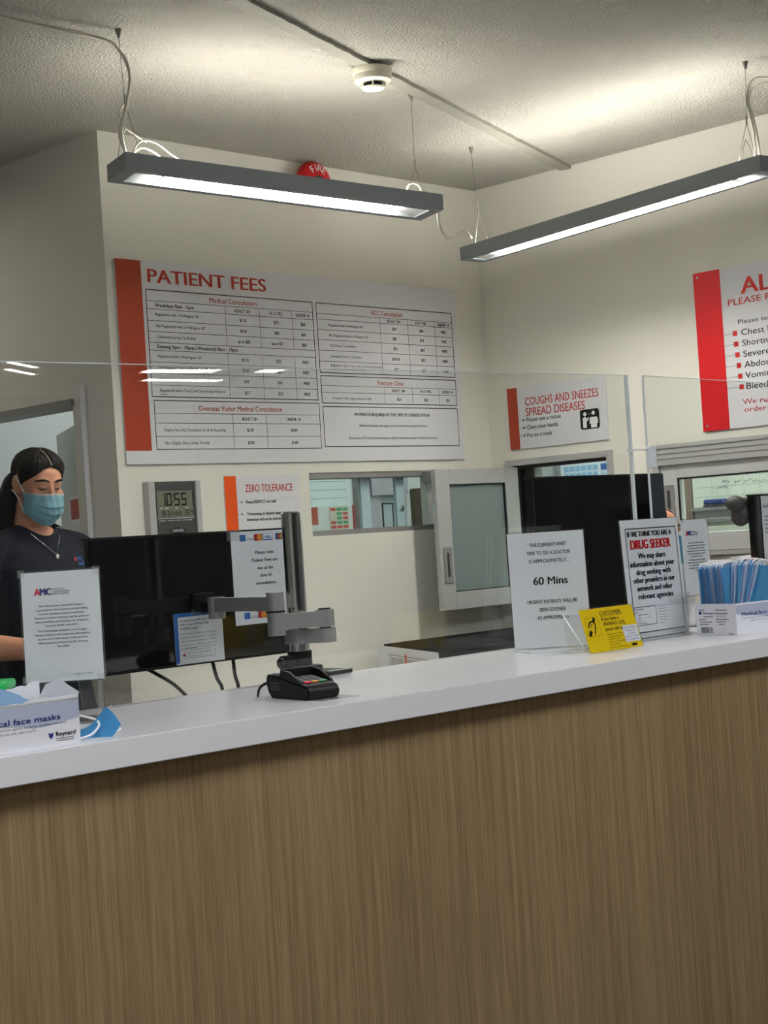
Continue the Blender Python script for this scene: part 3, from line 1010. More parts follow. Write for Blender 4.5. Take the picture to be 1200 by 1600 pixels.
# ---- zero tolerance
S = Sign('notice_board', 'small white zero tolerance notice with orange stripe low on the back wall', 'sign', (3.414 + .166, YB, 1.637 - .26), 0, .332, .26)
S.panel('board', 0, 0, .332, .26, 0, .004, 'white', .001)
bm = BM(); S.rect(bm, 0, 0, .051, .26, .0046); S.put('side_stripe', bm, 'orange')
bm = BM(); S.txt(bm, 'ZERO TOLERANCE', .089, .042, .0245, .211, 'l', .0047, .006); S.put('heading', bm, 'red_t')
bm = BM()
for t_, v, w in (('Please RESPECT our staff', .087, .133), ('Threatening or abusive language and', .127, .194), ('behaviour will not be tolerated', .146, .160)):
    S.txt(bm, t_, .089, v, .0105, w, 'l', .0047, .012)
for v in (.087, .127):
    S.rect(bm, .068, v - .0025, .073, v + .0025, .0047); S.rect(bm, .051, v - .0004, .068, v + .0004, .0047)
S.put('lettering', bm, 'ink')

# ---- wall clock
t = thing('wall_clock', 'grey digital wall clock reading 10:55 beside the orange striped notice', 'clock', (3.190, YB, 1.430))
def kbox(name, xa, xb, za, zb, n0, n1, m, par, bev=0):
    bm = BM(); box(bm, xa - 3.182, xb - 3.182, -n1, -n0, za - 1.43, zb - 1.43, bev); return obj(name, bm, m, par)
kbox('case', 3.079, 3.287, 1.430, 1.624, 0, .022, 'dark', t, .002)
kbox('side_rail', 3.077, 3.104, 1.428, 1.6255, .0, .030, 'alu', t, .004)
kbox('side_rail', 3.266, 3.288, 1.428, 1.6255, .0, .030, 'alu', t, .004)
lc = kbox('display', 3.113, 3.256, 1.510, 1.594, .022, .0235, 'lcd', t)
SEG = {'0': 'abcdef', '1': 'bc', '2': 'abged', '3': 'abgcd', '4': 'fgbc', '5': 'afgcd', '8': 'abcdefg', '9': 'abcfgd'}
def seg7(bm, ch, x, z, w, h, th):
    g = .12 * th
    R = {'a': (x, x + w, z + h - th, z + h), 'd': (x, x + w, z, z + th), 'g': (x, x + w, z + h / 2 - th / 2, z + h / 2 + th / 2),
         'f': (x, x + th, z + h / 2 + g, z + h), 'b': (x + w - th, x + w, z + h / 2 + g, z + h), 'e': (x, x + th, z, z + h / 2 - g), 'c': (x + w - th, x + w, z, z + h / 2 - g)}
    for s in SEG[ch]:
        a = R[s]; f = bm.faces.new([bm.verts.new((p - 3.182, -.0240, q - 1.43)) for p, q in ((a[0], a[2]), (a[1], a[2]), (a[1], a[3]), (a[0], a[3]))])
bm = BM()
for ch, x in zip('1055', (3.126, 3.150, 3.181, 3.209)):
    seg7(bm, ch, x, 1.546, .021, .041, .0052)
for z in (1.558, 1.575):
    box(bm, 3.1745 - 3.182, 3.1785 - 3.182, -.0240, -.0236, z - 1.43, z + .004 - 1.43)
x = 3.124
for ch in '19':
    seg7(bm, ch, x, 1.514, .0075, .016, .0022); x += .0095
tube(bm, [(x - 3.182, -.0238, 1.514 - 1.43), (x + .006 - 3.182, -.0238, 1.53 - 1.43)], .0008, 6)
seg7(bm, '3', 3.152, 1.514, .0075, .016, .0022)
for k in range(5): seg7(bm, '8', 3.166 + .0085 * k, 1.515, .0055, .013, .0016) if k in (0, 2, 4) else seg7(bm, '0', 3.166 + .0085 * k, 1.515, .0055, .010, .0016)
seg7(bm, '2', 3.222, 1.516, .0075, .016, .0022); seg7(bm, '3', 3.232, 1.516, .0075, .016, .0022); seg7(bm, '4', 3.246, 1.516, .0075, .016, .0022)
box(bm, 3.2545 - 3.182, 3.2565 - 3.182, -.0240, -.0236, 1.545 - 1.43, 1.592 - 1.43)
obj('digits', bm, 'ink', lc)
bm = BM()
for a, b in ((3.122, 3.135), (3.144, 3.159), (3.184, 3.194), (3.225, 3.236)): box(bm, a - 3.182, b - 3.182, -.0240, -.0236, 1.5375 - 1.43, 1.5405 - 1.43)
box(bm, 3.113 - 3.182, 3.258 - 3.182, -.0240, -.022, 1.5055 - 1.43, 1.5080 - 1.43)
for a, b in ((3.118, 3.144), (3.151, 3.180), (3.186, 3.203), (3.209, 3.226), (3.231, 3.248)): box(bm, a - 3.182, b - 3.182, -.0235, -.022, 1.4985 - 1.43, 1.5005 - 1.43)
obj('captions', bm, 'alu_l', t)
bm = BM()
f = bm.faces.new([bm.verts.new((.006 + .032 * math.cos(2 * PI * k / 28), -.0232, .0365 + .0095 * math.sin(2 * PI * k / 28))) for k in range(28)])
em = obj('badge', bm, 'ink', t)
V, Fc = glyphs('CARVEN', .025)
x0 = min(p[0] for p in V); x1 = max(p[0] for p in V); kx = .047 / (x1 - x0); sy = .0095 / cap_height()
bm = BM(); vs = [bm.verts.new((.006 - .0235 + (p[0] - x0) * kx, -.0240, .0365 - .0047 + p[1] * sy)) for p in V]
for f in Fc: bm.faces.new([vs[i] for i in f])
obj('lettering', bm, 'loop', em)

# =================================================================== COUNTER STANDS
# ---- clear screen on the back edge of the counter
YS = 2.497
def screen(label, x0, x1, za, zb, edges):
    t = thing('clear_screen', label, 'screen', ((x0 + x1) / 2, YS, ZT), 0, None)
    w = (x1 - x0) / 2
    bm = BM()
    prism(bm, [(-w, .002), (w, .002), (w, zb - ZT), (-w, za - ZT)], 'y', 0, .006)
    o = obj('sheet', bm, 'acrylic', t)
    bm = BM()
    tube(bm, [(-w, .003, za - ZT), (w, .003, zb - ZT)], .0011, 6)
    if 'r' in edges: box(bm, w - .002, w + .0055, -.001, .007, .0, zb - ZT)
    if 'l' in edges: box(bm, -w - .0022, -w, .0, .006, 0, za - ZT)
    obj('edge', bm, 'acr_edge', t)
    return t
s1 = screen('long clear acrylic screen standing on the back edge of the counter', .9, 3.452, 1.7505, 1.783, 'r')
s2 = screen('second clear acrylic screen continuing at the right end of the counter', 3.528, 4.36, 1.784, 1.776, 'l')
t = thing('screen_clip', 'small clear clip joining the two acrylic screens', 'clip', (3.522, YS - .008, 1.538))
bm = BM(); box(bm, -.014, .014, -.012, .004, 0, .058, .002); obj('block', bm, 'acr_edge', t)
bm = BM(); tube(bm, [(-.11, -.004, .048), (.02, -.004, .049)], .0018, 8); obj('rod', bm, 'acr_edge', t)

# ---- clear counter stands holding a printed sheet
def holder(name, label, loc, rz, W, H, tilt, lift, foot, group=None, foot_off=0.0):
    """clear upright sleeve with a folded foot; the printed sheet is inside"""
    S = Sign(name, label, 'sign', loc, rz, W, H, tilt, lift, group)
    S.panel('paper', .003, .003, W - .003, H - .003, -.0012, -.0006, 'paper')
    S.panel('front_sleeve', 0, 0, W, H, .0016, .0032, 'acrylic')
    S.panel('back_sleeve', 0, 0, W, H, -.0040, -.0020, 'acrylic')
    bm = BM()
    if foot == 'tongue':
        prism(bm, [(-W / 2, .004), (W / 2, .004), (W / 2 - .03, -.085), (-W / 2 + .03, -.105)], 'z', 0, .003)
        tube(bm, [(-W / 2, .004, .003), (-W / 2 + .03, -.105, .003)], .0013, 6)
        tube(bm, [(-W / 2 + .03, -.105, .003), (W / 2 - .03, -.085, .003)], .0013, 6)
    elif foot == 'tee':
        box(bm, -W / 2 + .0, W / 2, -.035, .045, 0, .004)
        box(bm, -W / 2, W / 2, -.004, .004, .004, .014)
    else:       # easel: sloping back leaf and base tray
        box(bm, -W / 2 + .02, W / 2, -.055, .05, 0, .004)
        prism(bm, [(.0, lift + .01), (.004, lift + .012), (.050, .004), (.046, .004)], 'x', W / 2 - .05, W / 2 - .006)
        prism(bm, [(.0, lift + .01), (.004, lift + .012), (.050, .004), (.046, .004)], 'x', -W / 2 + .02, -W / 2 + .06)
        box(bm, W / 2 - .004, W / 2, -.055, .05, .004, .022)
    S.put('foot', bm, 'acr_edge' if foot == 'tongue' else 'acrylic')
    return S

# waiting time
W, H = .186, .276
S = holder('display_stand', 'clear display stand with the 60 minute waiting time sheet, facing the entrance', (2.949, 2.391, ZT), -PI / 4, W, H, .10, .002, 'tongue')
bm = BM(); n_ = .0002
for t_, v, w, h in (('THE CURRENT WAIT', .118, .46, .030), ('TIME TO SEE A DOCTOR', .187, .55, .030), ('IS APPROXIMATELY...', .256, .50, .030), ('URGENT PATIENTS WILL BE', .602, .63, .030), ('SEEN SOONER', .670, .33, .030), ('AS APPROPRIATE', .738, .40, .030)):
    S.txt(bm, t_, .525 * W, v * H, h * H, w * W, 'c', n_, .006)
S.put('lettering', bm, 'ink')
bm = BM(); S.txt(bm, '60 Mins', .525 * W, .425 * H, .064 * H, .43 * W, 'c', n_, .022); S.put('heading', bm, 'ink')

# empty clear leaflet holder in front of it
t = thing('leaflet_holder', 'small empty clear leaflet holder between the waiting time stand and the yellow card', 'holder', (2.905, 2.265, ZT), -PI / 4 + .1)
bm = BM()
mt = Matrix.Rotation(-.3, 4, 'X')
box(bm, -.04, .04, -.001, .001, .002, .085, 0, 0, mt)
obj('back_plate', bm, 'acrylic', t)
bm = BM()
tube(bm, [(-.04, .027, .083), (-.003, -.008, .004)], .0016, 6); tube(bm, [(.036, .026, .080), (.003, -.008, .004)], .0034, 6)
tube(bm, [(-.04, .027, .083), (.036, .026, .083)], .0012, 6)
box(bm, -.045, .05, -.02, .012, 0, .003)
obj('rim', bm, 'acr_edge', t)

# drug seeker notice
W, H = .244, .290
S = holder('display_stand', 'clear display stand with the framed drug seeker notice in red and black', (3.252, 2.300, ZT), 0, W, H, .05, .002, 'tee')
bm = BM(); S.frame(bm, .085 * W, .085 * H, .935 * W, .945 * H, .0022, n_); 
for t_, v, w, h in (('IF WE THINK YOU ARE A', .130, .745, .044), ('We may share', .312, .46, .046), ('information about your', .380, .745, .046), ('drug seeking with', .447, .58, .046), ('other providers in our', .514, .70, .046), ('network and other', .581, .59, .046), ('relevant agencies', .648, .59, .046)):
    S.txt(bm, t_, .485 * W, v * H, h * H, w * W, 'c', n_, .042)
S.frame(bm, .09 * W, .735 * H, .455 * W, .885 * H, .0014, n_)
S.put('lettering', bm, 'ink')
bm = BM(); S.txt(bm, 'DRUG SEEKER', .485 * W, .217 * H, .074 * H, .67 * W, 'c', n_, .06); S.put('heading', bm, 'red')
bm = BM()
for k, t_ in enumerate(('Health Practitioners', 'Agency', 'Health and Disability', 'Police', 'ACC', 'Pharmacy Group')):
    S.txt(bm, t_, (.10 if k < 2 else .15) * W, (.752 + .023 * k) * H, .011 * H, None, 'l', n_, .004)
for k, t_ in enumerate(('Contact the practice', 'Medicines Control', 'Restricted persons list', 'under section 20', 'Misuse of Drugs Act', 'and Medicines Act', 'Thank you')):
    S.txt(bm, t_, .50 * W, (.740 + .024 * k) * H, .010 * H, None, 'l', n_, .0)
S.put('small_print', bm, 'ink_g')

# yellow hearing card
W, H = .194, .099
S = Sign('hearing_card', 'small yellow hearing loss card leaning in front of the drug seeker notice', 'sign', (2.926, 2.190, ZT), 0.0, W, H, .28, .0015)
S.panel('card', 0, 0, W, H, -.0008, 0, 'yellow')
S.panel('clear_sleeve', -.002, -.002, W + .002, H + .001, .0012, .0022, 'acrylic')
bm = BM(); n_ = .0003
for t_, u, v, w, h in (('CUSTOMER:', .355, .130, .42, .090), ('If you have a', .365, .265, .33, .080), ('HEARING LOSS,', .375, .385, .42, .080), ('please tell us', .385, .505, .33, .080)):
    S.txt(bm, t_, u * W, v * H, h * H, w * W, 'l', n_, .004)
S.rect(bm, .355 * W, .192 * H, .775 * W, .200 * H, n_)
S.frame(bm, .055 * W, .20 * H, .30 * W, .62 * H, .0006, n_)
for k, t_ in enumerate(('If you need assistance', 'or special needs, etc,', 'Free SMS to text', 'from most hearing centres', 'and clinics')):
    S.txt(bm, t_, .39 * W, (.625 + .060 * k) * H, .033 * H, (.33, .30, .22, .35, .20)[k] * W, 'l', n_, 0)
S.txt(bm, 'Supplied by the National Foundation for the Deaf', .37 * W, .935 * H, .03 * H, .46 * W, 'l', n_, 0)
# ear sign
arc = [(.10, .43), (.105, .36), (.14, .30), (.19, .29), (.225, .335), (.225, .40), (.20, .47), (.195, .545), (.175, .575)]
S.line(bm, [(u * W, v * H) for u, v in arc], .0040, n_)
S.line(bm, [(.235 * W, .205 * H), (.205 * W, .315 * H)], .0085, n_)
S.line(bm, [(.125 * W, .50 * H), (.075 * W, .615 * H)], .0085, n_)
S.line(bm, [(.135 * W, .42 * H), (.15 * W, .355 * H), (.185 * W, .35 * H)], .0018, n_)
S.rect(bm, .80 * W, .905 * H, .90 * W, .965 * H, n_)
S.put('lettering', bm, 'ink')
bm = BM(); S.rect(bm, .70 * W, .475 * H, .985 * W, .865 * H, .0005); stk = S.put('sticker', bm, 'card', 'white sticker')
bm = BM()
for k, t_ in enumerate(('National Foundation', 'for the Deaf Inc,', 'or your nearest', 'Hearing Tree, Wellington', 'Ph  Freephone')):
    S.txt(bm, t_, .8425 * W, (.53 + .068 * k) * H, .034 * H, (.24, .18, .16, .26, .24)[k] * W, 'c', .0007, 0)
S.put('lettering', bm, 'ink_g', parent=stk)

# AMC sheets
def amc(label, loc, rz, W, H, tilt, lift, group):
    S = holder('display_stand', label, loc, rz, W, H, tilt, lift, 'easel', group)
    bm = BM(); n_ = .0002
    S.txt(bm, 'A', .180 * W, .190 * H, .058 * H, .068 * W, 'l', n_, .06); S.put('logo_letter', bm, 'pink')
    bm = BM(); S.txt(bm, 'MC', .250 * W, .190 * H, .058 * H, .137 * W, 'l', n_, .06); S.put('logo_letter', bm, 'navy')
    bm = BM()
    for k, t_ in enumerate(('WELLINGTON', 'ACCIDENT & URGENT', 'MEDICAL CENTRE')):
        S.txt(bm, t_, .405 * W, (.170 + .021 * k) * H, .013 * H, (.145, .215, .195)[k] * W, 'l', n_, .004)
    S.put('logo_caption', bm, 'ink_g')
    bm = BM()
    for t_, v, w in (('The information asked for today is', .315, .56), ('requested for the purposes of providing', .350, .635), ('medical services and/or treatment.', .385, .56), ('Relevant medical records may be given to', .420, .665), ('other providers including but not limited to', .455, .655), ("hospitals DHB's and ACC.", .490, .41),
                     ('The Wellington Accident and Urgent', .535, .60), ('Medical Centre will treat the information', .570, .67), ('as personal information collected for', .605, .61), ('that purpose pursuant to the Privacy', .640, .61), ('Act 2020', .675, .145)):
        S.txt(bm, t_, .50 * W, v * H, .0165 * H, w * W, 'c', n_, .006)
    S.txt(bm, 'Updated 20.11.2020', .62 * W, .925 * H, .010 * H, .22 * W, 'l', n_, .004)
    S.put('lettering', bm, 'ink')
    for u, v in ((0, 0), (W - .012, 0), (0, H - .012), (W - .012, H - .012)):
        bm = BM(); S.rect(bm, u - .002, v - .002, u + .011, v + .011, .0036); S.put('tape', bm, 'tape')
    return S
S = amc('clear stand with privacy notice behind the left face mask box, facing the entrance', (1.604, 2.393, ZT), math.radians(-44), .142, .198, .04, .068, None)
S = amc('clear stand with privacy notice behind the right face mask box, seen at an angle', (3.600, 2.415, ZT), 0, .128, .203, .02, .080, None)

# =================================================================== MONITORS, ARM, CARD TERMINAL
def monitor(label, x0, x1, y, z0, z1, stand=None):
    """seen from behind: glossy black back panel facing the counter"""
    cx = (x0 + x1) / 2
    t = thing('monitor', label, 'monitor', (cx, y, z0 if stand is None else stand))
    zo = z0 if stand is None else stand
    w = (x1 - x0) / 2
    bm = BM(); box(bm, -w, w, 0, .022, z0 - zo, z1 - zo, .004); obj('back_panel', bm, 'gloss', t)
    bm = BM()
    for a in ((-w, w, z0 - zo - .002, z0 - zo + .004), (-w, w, z1 - zo - .003, z1 - zo + .002)):
        box(bm, a[0], a[1], -.0008, .024, a[2], a[3])
    obj('bezel', bm, 'soft', t)
    bm = BM(); box(bm, -w + .012, w - .012, .022, .024, z0 - zo + .015, z1 - zo - .012); obj('screen', bm, 'black', t)
    if stand is not None:
        bm = BM(); box(bm, -.11, .11, -.02, .12, 0, .010, .003); box(bm, -.025, .025, .024, .040, .01, z0 - zo + .10)
        obj('stand', bm, 'black', t)
    return t
m1 = monitor('wide glossy black monitor back on the chrome pole arm, two notices stuck on it', 1.988, 2.596, 2.850, 1.148, 1.438)
m2 = monitor('glossy black monitor back behind the waiting time stand and drug seeker notice', 3.282, 3.872, 2.700, 1.150, 1.533, .97)
bm = BM()
prism(bm, [(.235, -.001), (.293, -.006), (.294, -.005), (.294, -.001)], 'z', .182, .562)
obj('reflection_strip', bm, mat('reflection_grey', (58, 68, 74), .12), m2)  # painted-in reflection: grey-blue strip on the right end of the monitor back
m3 = monitor('black monitor back at the right edge with a white notice on it', 4.186, 4.72, 2.600, 1.165, 1.457, 1.05)
m3c = m3.location.x
bm = BM()
ellipsoid(bm, (-.285, .050, .385), (.028, .030, .024)); ellipsoid(bm, (-.262, .050, .350), (.026, .03, .034))
tube(bm, [(-.29, .05, .385), (-.23, .05, .385)], .018, 12)
tube(bm, [(-.27, .05, .36), (-.10, .045, .30)], .018, 12)
obj('arm_joint', bm, 'dark', m3, 60)

# notice taped to the pole side of the left monitor
W, H = .165, .214
S = Sign('payment_notice', 'white payment notice with bank card logos taped to the left monitor beside the pole', 'sign', (2.4585, 2.8480, 1.2220), 0, W, H)
S.panel('paper', 0, 0, W, H, .0, .0006, 'paper')
bm = BM(); n_ = .0010
for t_, v, w in (('Please note', .232, .34), ('Patient Fees are', .315, .475), ('due at the', .400, .29), ('time of', .480, .21), ('consultation.', .562, .39)):
    S.txt(bm, t_, .60 * W, v * H, .036 * H, w * W, 'c', n_, .012)
S.put('lettering', bm, 'ink')
def cards(v, us):
    b1, b2, b3, b4 = BM(), BM(), BM(), BM()
    for k, u in enumerate(us):
        u0, v0, v1 = u * W, (v - .036) * H, (v + .036) * H
        if k == 0:
            S.rect(b1, u0, v0, u0 + .11 * W, v1, n_)
            for q in range(2): S.rect(b3, u0 + .13 * W, (v + .008 + .014 * q) * H, u0 + .25 * W, (v + .013 + .014 * q) * H, n_)
        elif k == 1:
            S.rect(b3, u0, v0, u0 + .165 * W, v1, n_)
            S.disc(b2, u0 + .058 * W, v * H, .050 * W, n_ + .0003); S.disc(b4, u0 + .105 * W, v * H, .050 * W, n_ + .0005)
        elif k == 2:
            S.frame(b1, u0, v0, u0 + .165 * W, v1, .0008, n_)
            S.txt(b1, 'VISA', u0 + .083 * W, v * H, .032 * H, .12 * W, 'c', n_ + .0003, .02); S.rect(b1, u0, (v + .024) * H, u0 + .165 * W, v1, n_)
        else:
            S.rect(b3, u0, v0, u0 + .13 * W, v1, n_)
            for q, b in enumerate((b1, b2, b4)): S.rect(b, u0 + (.012 + .037 * q) * W, v0 + .003, u0 + (.042 + .037 * q) * W, v1 - .003, n_ + .0003)
    for b, m in ((b1, 'blue'), (b2, 'red_t'), (b3, 'ink_g'), (b4, 'gold')): S.put('card_logo', b, m)
cards(.070, (.16, .42, .60, .82)); cards(.905, (.16, .41))
bm = BM(); S.rect(bm, -.012, -.004, .030, .020, .0012); S.put('tape', bm, 'tape')

# blue bordered payment note at the foot of the same monitor
W, H = .138, .113
S = Sign('payment_notice', 'small blue edged card payment note on the lower edge of the left monitor', 'sign', (2.268, 2.8480, 1.1500), 0, W, H)
S.panel('paper', 0, 0, W, H, .0, .0006, 'paper')
bm = BM(); n_ = .0010
S.poly(bm, [(0, 0), (.011, .009), (.011, .107), (0, H)], n_); S.poly(bm, [(0, 0), (W, 0), (W - .008, .008), (.011, .009)], n_)
S.put('border', bm, 'blue')
bm = BM()
for t_, v, w in (('Choosing to pay with your CREDIT', .0165, .104), ('CARD or use CONTACTLESS', .0255, .082), ('PAYMENT today?', .0345, .052)):
    S.txt(bm, t_, .0145, v, .0045, w, 'l', n_, .016)
for k, (t_, w) in enumerate((('Please note that an additional cost will apply when', .104), ('payments are made by credit card and contactless', .100), ('payment. To avoid these fees please use EFTPOS', .100), ('or cash and enter your PIN when asked for it by', .104), ('the card terminal.', .048))):
    S.txt(bm, t_, .0145, .046 + .0082 * k, .0032, w, 'l', n_, .0)
S.frame(bm, .027, .0775, .112, .1000, .0007, n_)
for k, (t_, w) in enumerate((('For Tap or The card surcharge', .068), ('This fee also applies when the', .070), ('transaction is made', .040))):
    S.txt(bm, t_, .032, .0825 + .0064 * k, .0028, w, 'l', n_, .0)
S.put('lettering', bm, 'ink_g')
bm = BM(); S.poly(bm, [(.018, .093), (.026, .089), (.026, .097)], n_); S.put('arrow', bm, 'red_t')
bm = BM(); S.rect(bm, .050, -.006, .084, .006, .0014); S.put('tape', bm, 'tape')

# notice on the right-hand monitor
W, H = .20, .26
S = Sign('privacy_notice', 'white notice sheet on the black monitor at the right edge', 'sign', (4.325, 2.5980, 1.193), 0, W, H)
S.panel('paper', 0, 0, W, H, .0, .0006, 'paper')
bm = BM(); S.txt(bm, 'Information', .010, .030, .012, .12, 'l', .001, .02)
for k in range(5): S.rect(bm, .012, .060 + .012 * k, .17 - .02 * (k % 2), .0625 + .012 * k, .001)
S.put('lettering', bm, 'navy')

# three black cables hanging from the left monitor
for pts, lb in (([(2.128, 2.862, 1.150), (2.152, 2.862, 1.137), (2.21, 2.862, 1.10), (2.30, 2.90, 1.03), (2.36, 2.95, .972)], 'leftmost black cable sagging below the left monitor'),
                ([(2.312, 2.862, 1.150), (2.322, 2.862, 1.11), (2.337, 2.862, 1.075), (2.36, 2.90, .972)], 'middle black cable hanging below the left monitor'),
                ([(2.373, 2.862, 1.150), (2.376, 2.862, 1.11), (2.384, 2.862, 1.07), (2.40, 2.90, .972)], 'rightmost black cable hanging below the left monitor, next to the chrome pole')):
    cable('monitor_cable', lb, [pts], .0042, 'black', 'cable', 'black cables under the left monitor')

# ---- chrome pole with the jointed monitor arm
px, py = 2.342, 2.600
t = thing('monitor_stand', 'chrome pole with grey jointed monitor arm clamped to the back of the counter', 'monitor stand', (px, py, ZT))
def L(x, y, z): return (x - px, y - py, z - ZT)
bm = BM(); tube(bm, [L(px, py, 1.122), L(px, py, 1.4665)], .0215, 28); tube(bm, [L(px, py, 1.4665), L(px, py, 1.4695)], [.0222, .0205], 28); obj('pole', bm, 'chrome', t, 40)
bm = BM()
box(bm, -.05, .075, -.085, .02, 0.0005, .009, .003); box(bm, -.035, .035, -.035, .03, .004, .022, .004)
obj('base_plate', bm, 'black', t, 40)
bm = BM(); box(bm, .0, .073, -.088, -.080, .0085, .0105); obj('plate_edge', bm, 'chrome', t)
bm = BM()
tube(bm, [L(px, py, 1.130), L(px, py, 1.170)], .0265, 20); box(bm, -.050, -.02, -.012, .012, .018, .046, .003); tube(bm, [L(px - .05, py, 1.148), L(px - .058, py, 1.148)], .011, 12)
obj('clamp', bm, 'black', t, 40)
pv = (2.352, 2.545)
def link(bm, a, b, z0, z1, w):
    A, B = Vector((a[0], a[1])), Vector((b[0], b[1]))
    d = (B - A).normalized(); n = Vector((-d.y, d.x)) * w
    pts = [A - n, B - n] + [B + n * math.cos(q) + d * w * math.sin(q) for q in [PI * .5 - PI / 8 * k for k in range(0)]] + [B + n, A + n]
    prism(bm, [(p.x - px, p.y - py) for p in pts], 'z', z0 - ZT, z1 - ZT)
bm = BM()
tube(bm, [L(px, py, 1.186), L(px, py, 1.216)], .030, 24); tube(bm, [L(pv[0] + .02, pv[1], 1.186), L(pv[0] + .02, pv[1], 1.216)], .022, 24)
link(bm, (px, py), (pv[0] + .02, pv[1]), 1.186, 1.216, .022)
obj('collar', bm, 'arm', t, 40)
bm = BM()
J = (2.262, 2.578)
tube(bm, [L(pv[0] + .02, pv[1], 1.219), L(pv[0] + .02, pv[1], 1.256)], .020, 24); tube(bm, [L(J[0], J[1], 1.209), L(J[0], J[1], 1.258)], .019, 24)
link(bm, (pv[0] + .02, pv[1] - .002), (J[0], J[1]), 1.221, 1.254, .016)
obj('lower_arm', bm, 'arm', t, 40)
bm = BM(); tube(bm, [L(pv[0] + .02, pv[1], 1.256), L(pv[0] + .02, pv[1], 1.259)], .014, 16); tube(bm, [L(pv[0] + .02, pv[1], 1.216), L(pv[0] + .02, pv[1], 1.219)], .012, 16)
tube(bm, [L(J[0], J[1], 1.258), L(J[0], J[1], 1.262)], .0205, 20)
obj('pivot_cap', bm, 'black', t, 40)
bm = BM()
E = (2.284, 2.800)
tube(bm, [L(J[0], J[1], 1.262), L(J[0], J[1], 1.301)], .0185, 24); tube(bm, [L(E[0], E[1], 1.246), L(E[0], E[1], 1.294)], .019, 24)
link(bm, J, E, 1.262, 1.292, .0145)
obj('upper_arm', bm, 'arm', t, 40)
bm = BM(); box(bm, E[0] - px - .012, E[0] - px + .012, E[1] - py, 2.838 - py, 1.262 - ZT, 1.282 - ZT); box(bm, E[0] - px - .028, E[0] - px + .028, 2.838 - py, 2.8495 - py, 1.264 - ZT, 1.304 - ZT, .002)
obj('mount_plate', bm, 'black', t)

# ---- card payment terminal
t = thing('card_terminal', 'black card payment terminal with keypad on the white counter', 'card terminal', (2.004, 2.222, ZT + .0012), math.radians(-8))
t.scale = (.78, .80, .95)
bm = BM()
prof = [(-.083, .004), (-.086, .014), (-.080, .024), (-.060, .029), (-.012, .036), (.030, .043), (.083, .045), (.088, .030), (.080, .010), (.070, 0), (-.076, 0)]
prism(bm, prof, 'x', -.046, .046)
es = [e for e in bm.edges if e.verts[0].co.x * e.verts[1].co.x > 0]
bmesh.ops.bevel(bm, geom=es, offset=.004, segments=2, affect='EDGES')
obj('body', bm, 'soft', t, 50)
bm = BM()
for s in (-1, 1):
    prism(bm, [(-.062, .027), (-.055, .034), (-.012, .052), (.020, .055), (.030, .042)], 'x', s * .043 - .003, s * .043 + .003)
prism(bm, [(.016, .040), (.016, .056), (.022, .056), (.030, .043)], 'x', -.043, .043)
obj('keypad_hood', bm, 'soft', t)
bm = BM(); mtk = Matrix.Translation((0, -.060, .0292)) @ Matrix.Rotation(math.atan2(.007, .048), 4, 'X')
for r in range(4):
    for c in range(3):
        box(bm, -.032 + .022 * c, -.013 + .022 * c, .004 + .0125 * (r + 1), .0128 + .0125 * (r + 1), 0, .0028, .0008, 0, mtk, 1)
obj('keys', bm, 'ink_g', t)
for nm, c, m in (('cancel_key', 0, 'pink'), ('clear_key', 1, 'gold'), ('enter_key', 2, 'green_c')):
    bm = BM(); box(bm, -.032 + .022 * c, -.013 + .022 * c, .004, .0128, 0, .0030, .0008, 0, mtk, 1); obj(nm, bm, m, t)
bm = BM(); prism(bm, [(.034, .0436), (.078, .0452), (.078, .0460), (.034, .0444)], 'x', -.034, .034); obj('display', bm, mat('terminal_display', (58, 70, 110), .1), t)
bm = BM()
for k in range(3): box(bm, -.0468, -.0458, .03, .066, .016 + .006 * k, .0185 + .006 * k)
obj('grille', bm, 'dark', t)
bm = BM(); tube(bm, spline([(-.03, .084, .024), (-.034, .104, .026), (-.044, .116, .018), (-.050, .116, .006), (-.052, .114, .003)]), .003, 8); obj('cable', bm, 'black', t, 50)
t = obj('plastic_mat', (lambda b: (box(b, -.040, .050, -.045, .03, 0, .0008), b)[1])(BM()), 'tape')
t.location = (2.005, 2.170, ZT + .0002); t.rotation_euler = (0, 0, -.1); tag(t, 'clear plastic sheet under the card terminal', 'plastic sheet')

# =================================================================== MASK BOXES AND MASKS
def mask_mesh(w=.095, h=.172, nu=10, nv=12, bend=.004, fold=0.0, th=.0011):
    """flat pleated mask standing on end: width along y, height along z, normal along x"""
    bm = BM()
    gridA = []
    for j in range(nv + 1):
        row = []
        for i in range(nu + 1):
            u, v = i / nu - .5, j / nv
            pl = (abs(((u * 5) % 1) - .5) - .25) * .0022
            x = bend * math.sin(PI * v) + pl + fold * (u * u * 4)
            row.append(bm.verts.new((x, u * w, v * h)))
        gridA.append(row)
    for j in range(nv):
        for i in range(nu):
            bm.faces.new((gridA[j][i], gridA[j][i + 1], gridA[j + 1][i + 1], gridA[j + 1][i]))
    bmesh.ops.solidify(bm, geom=bm.faces[:], thickness=th)
    return bm

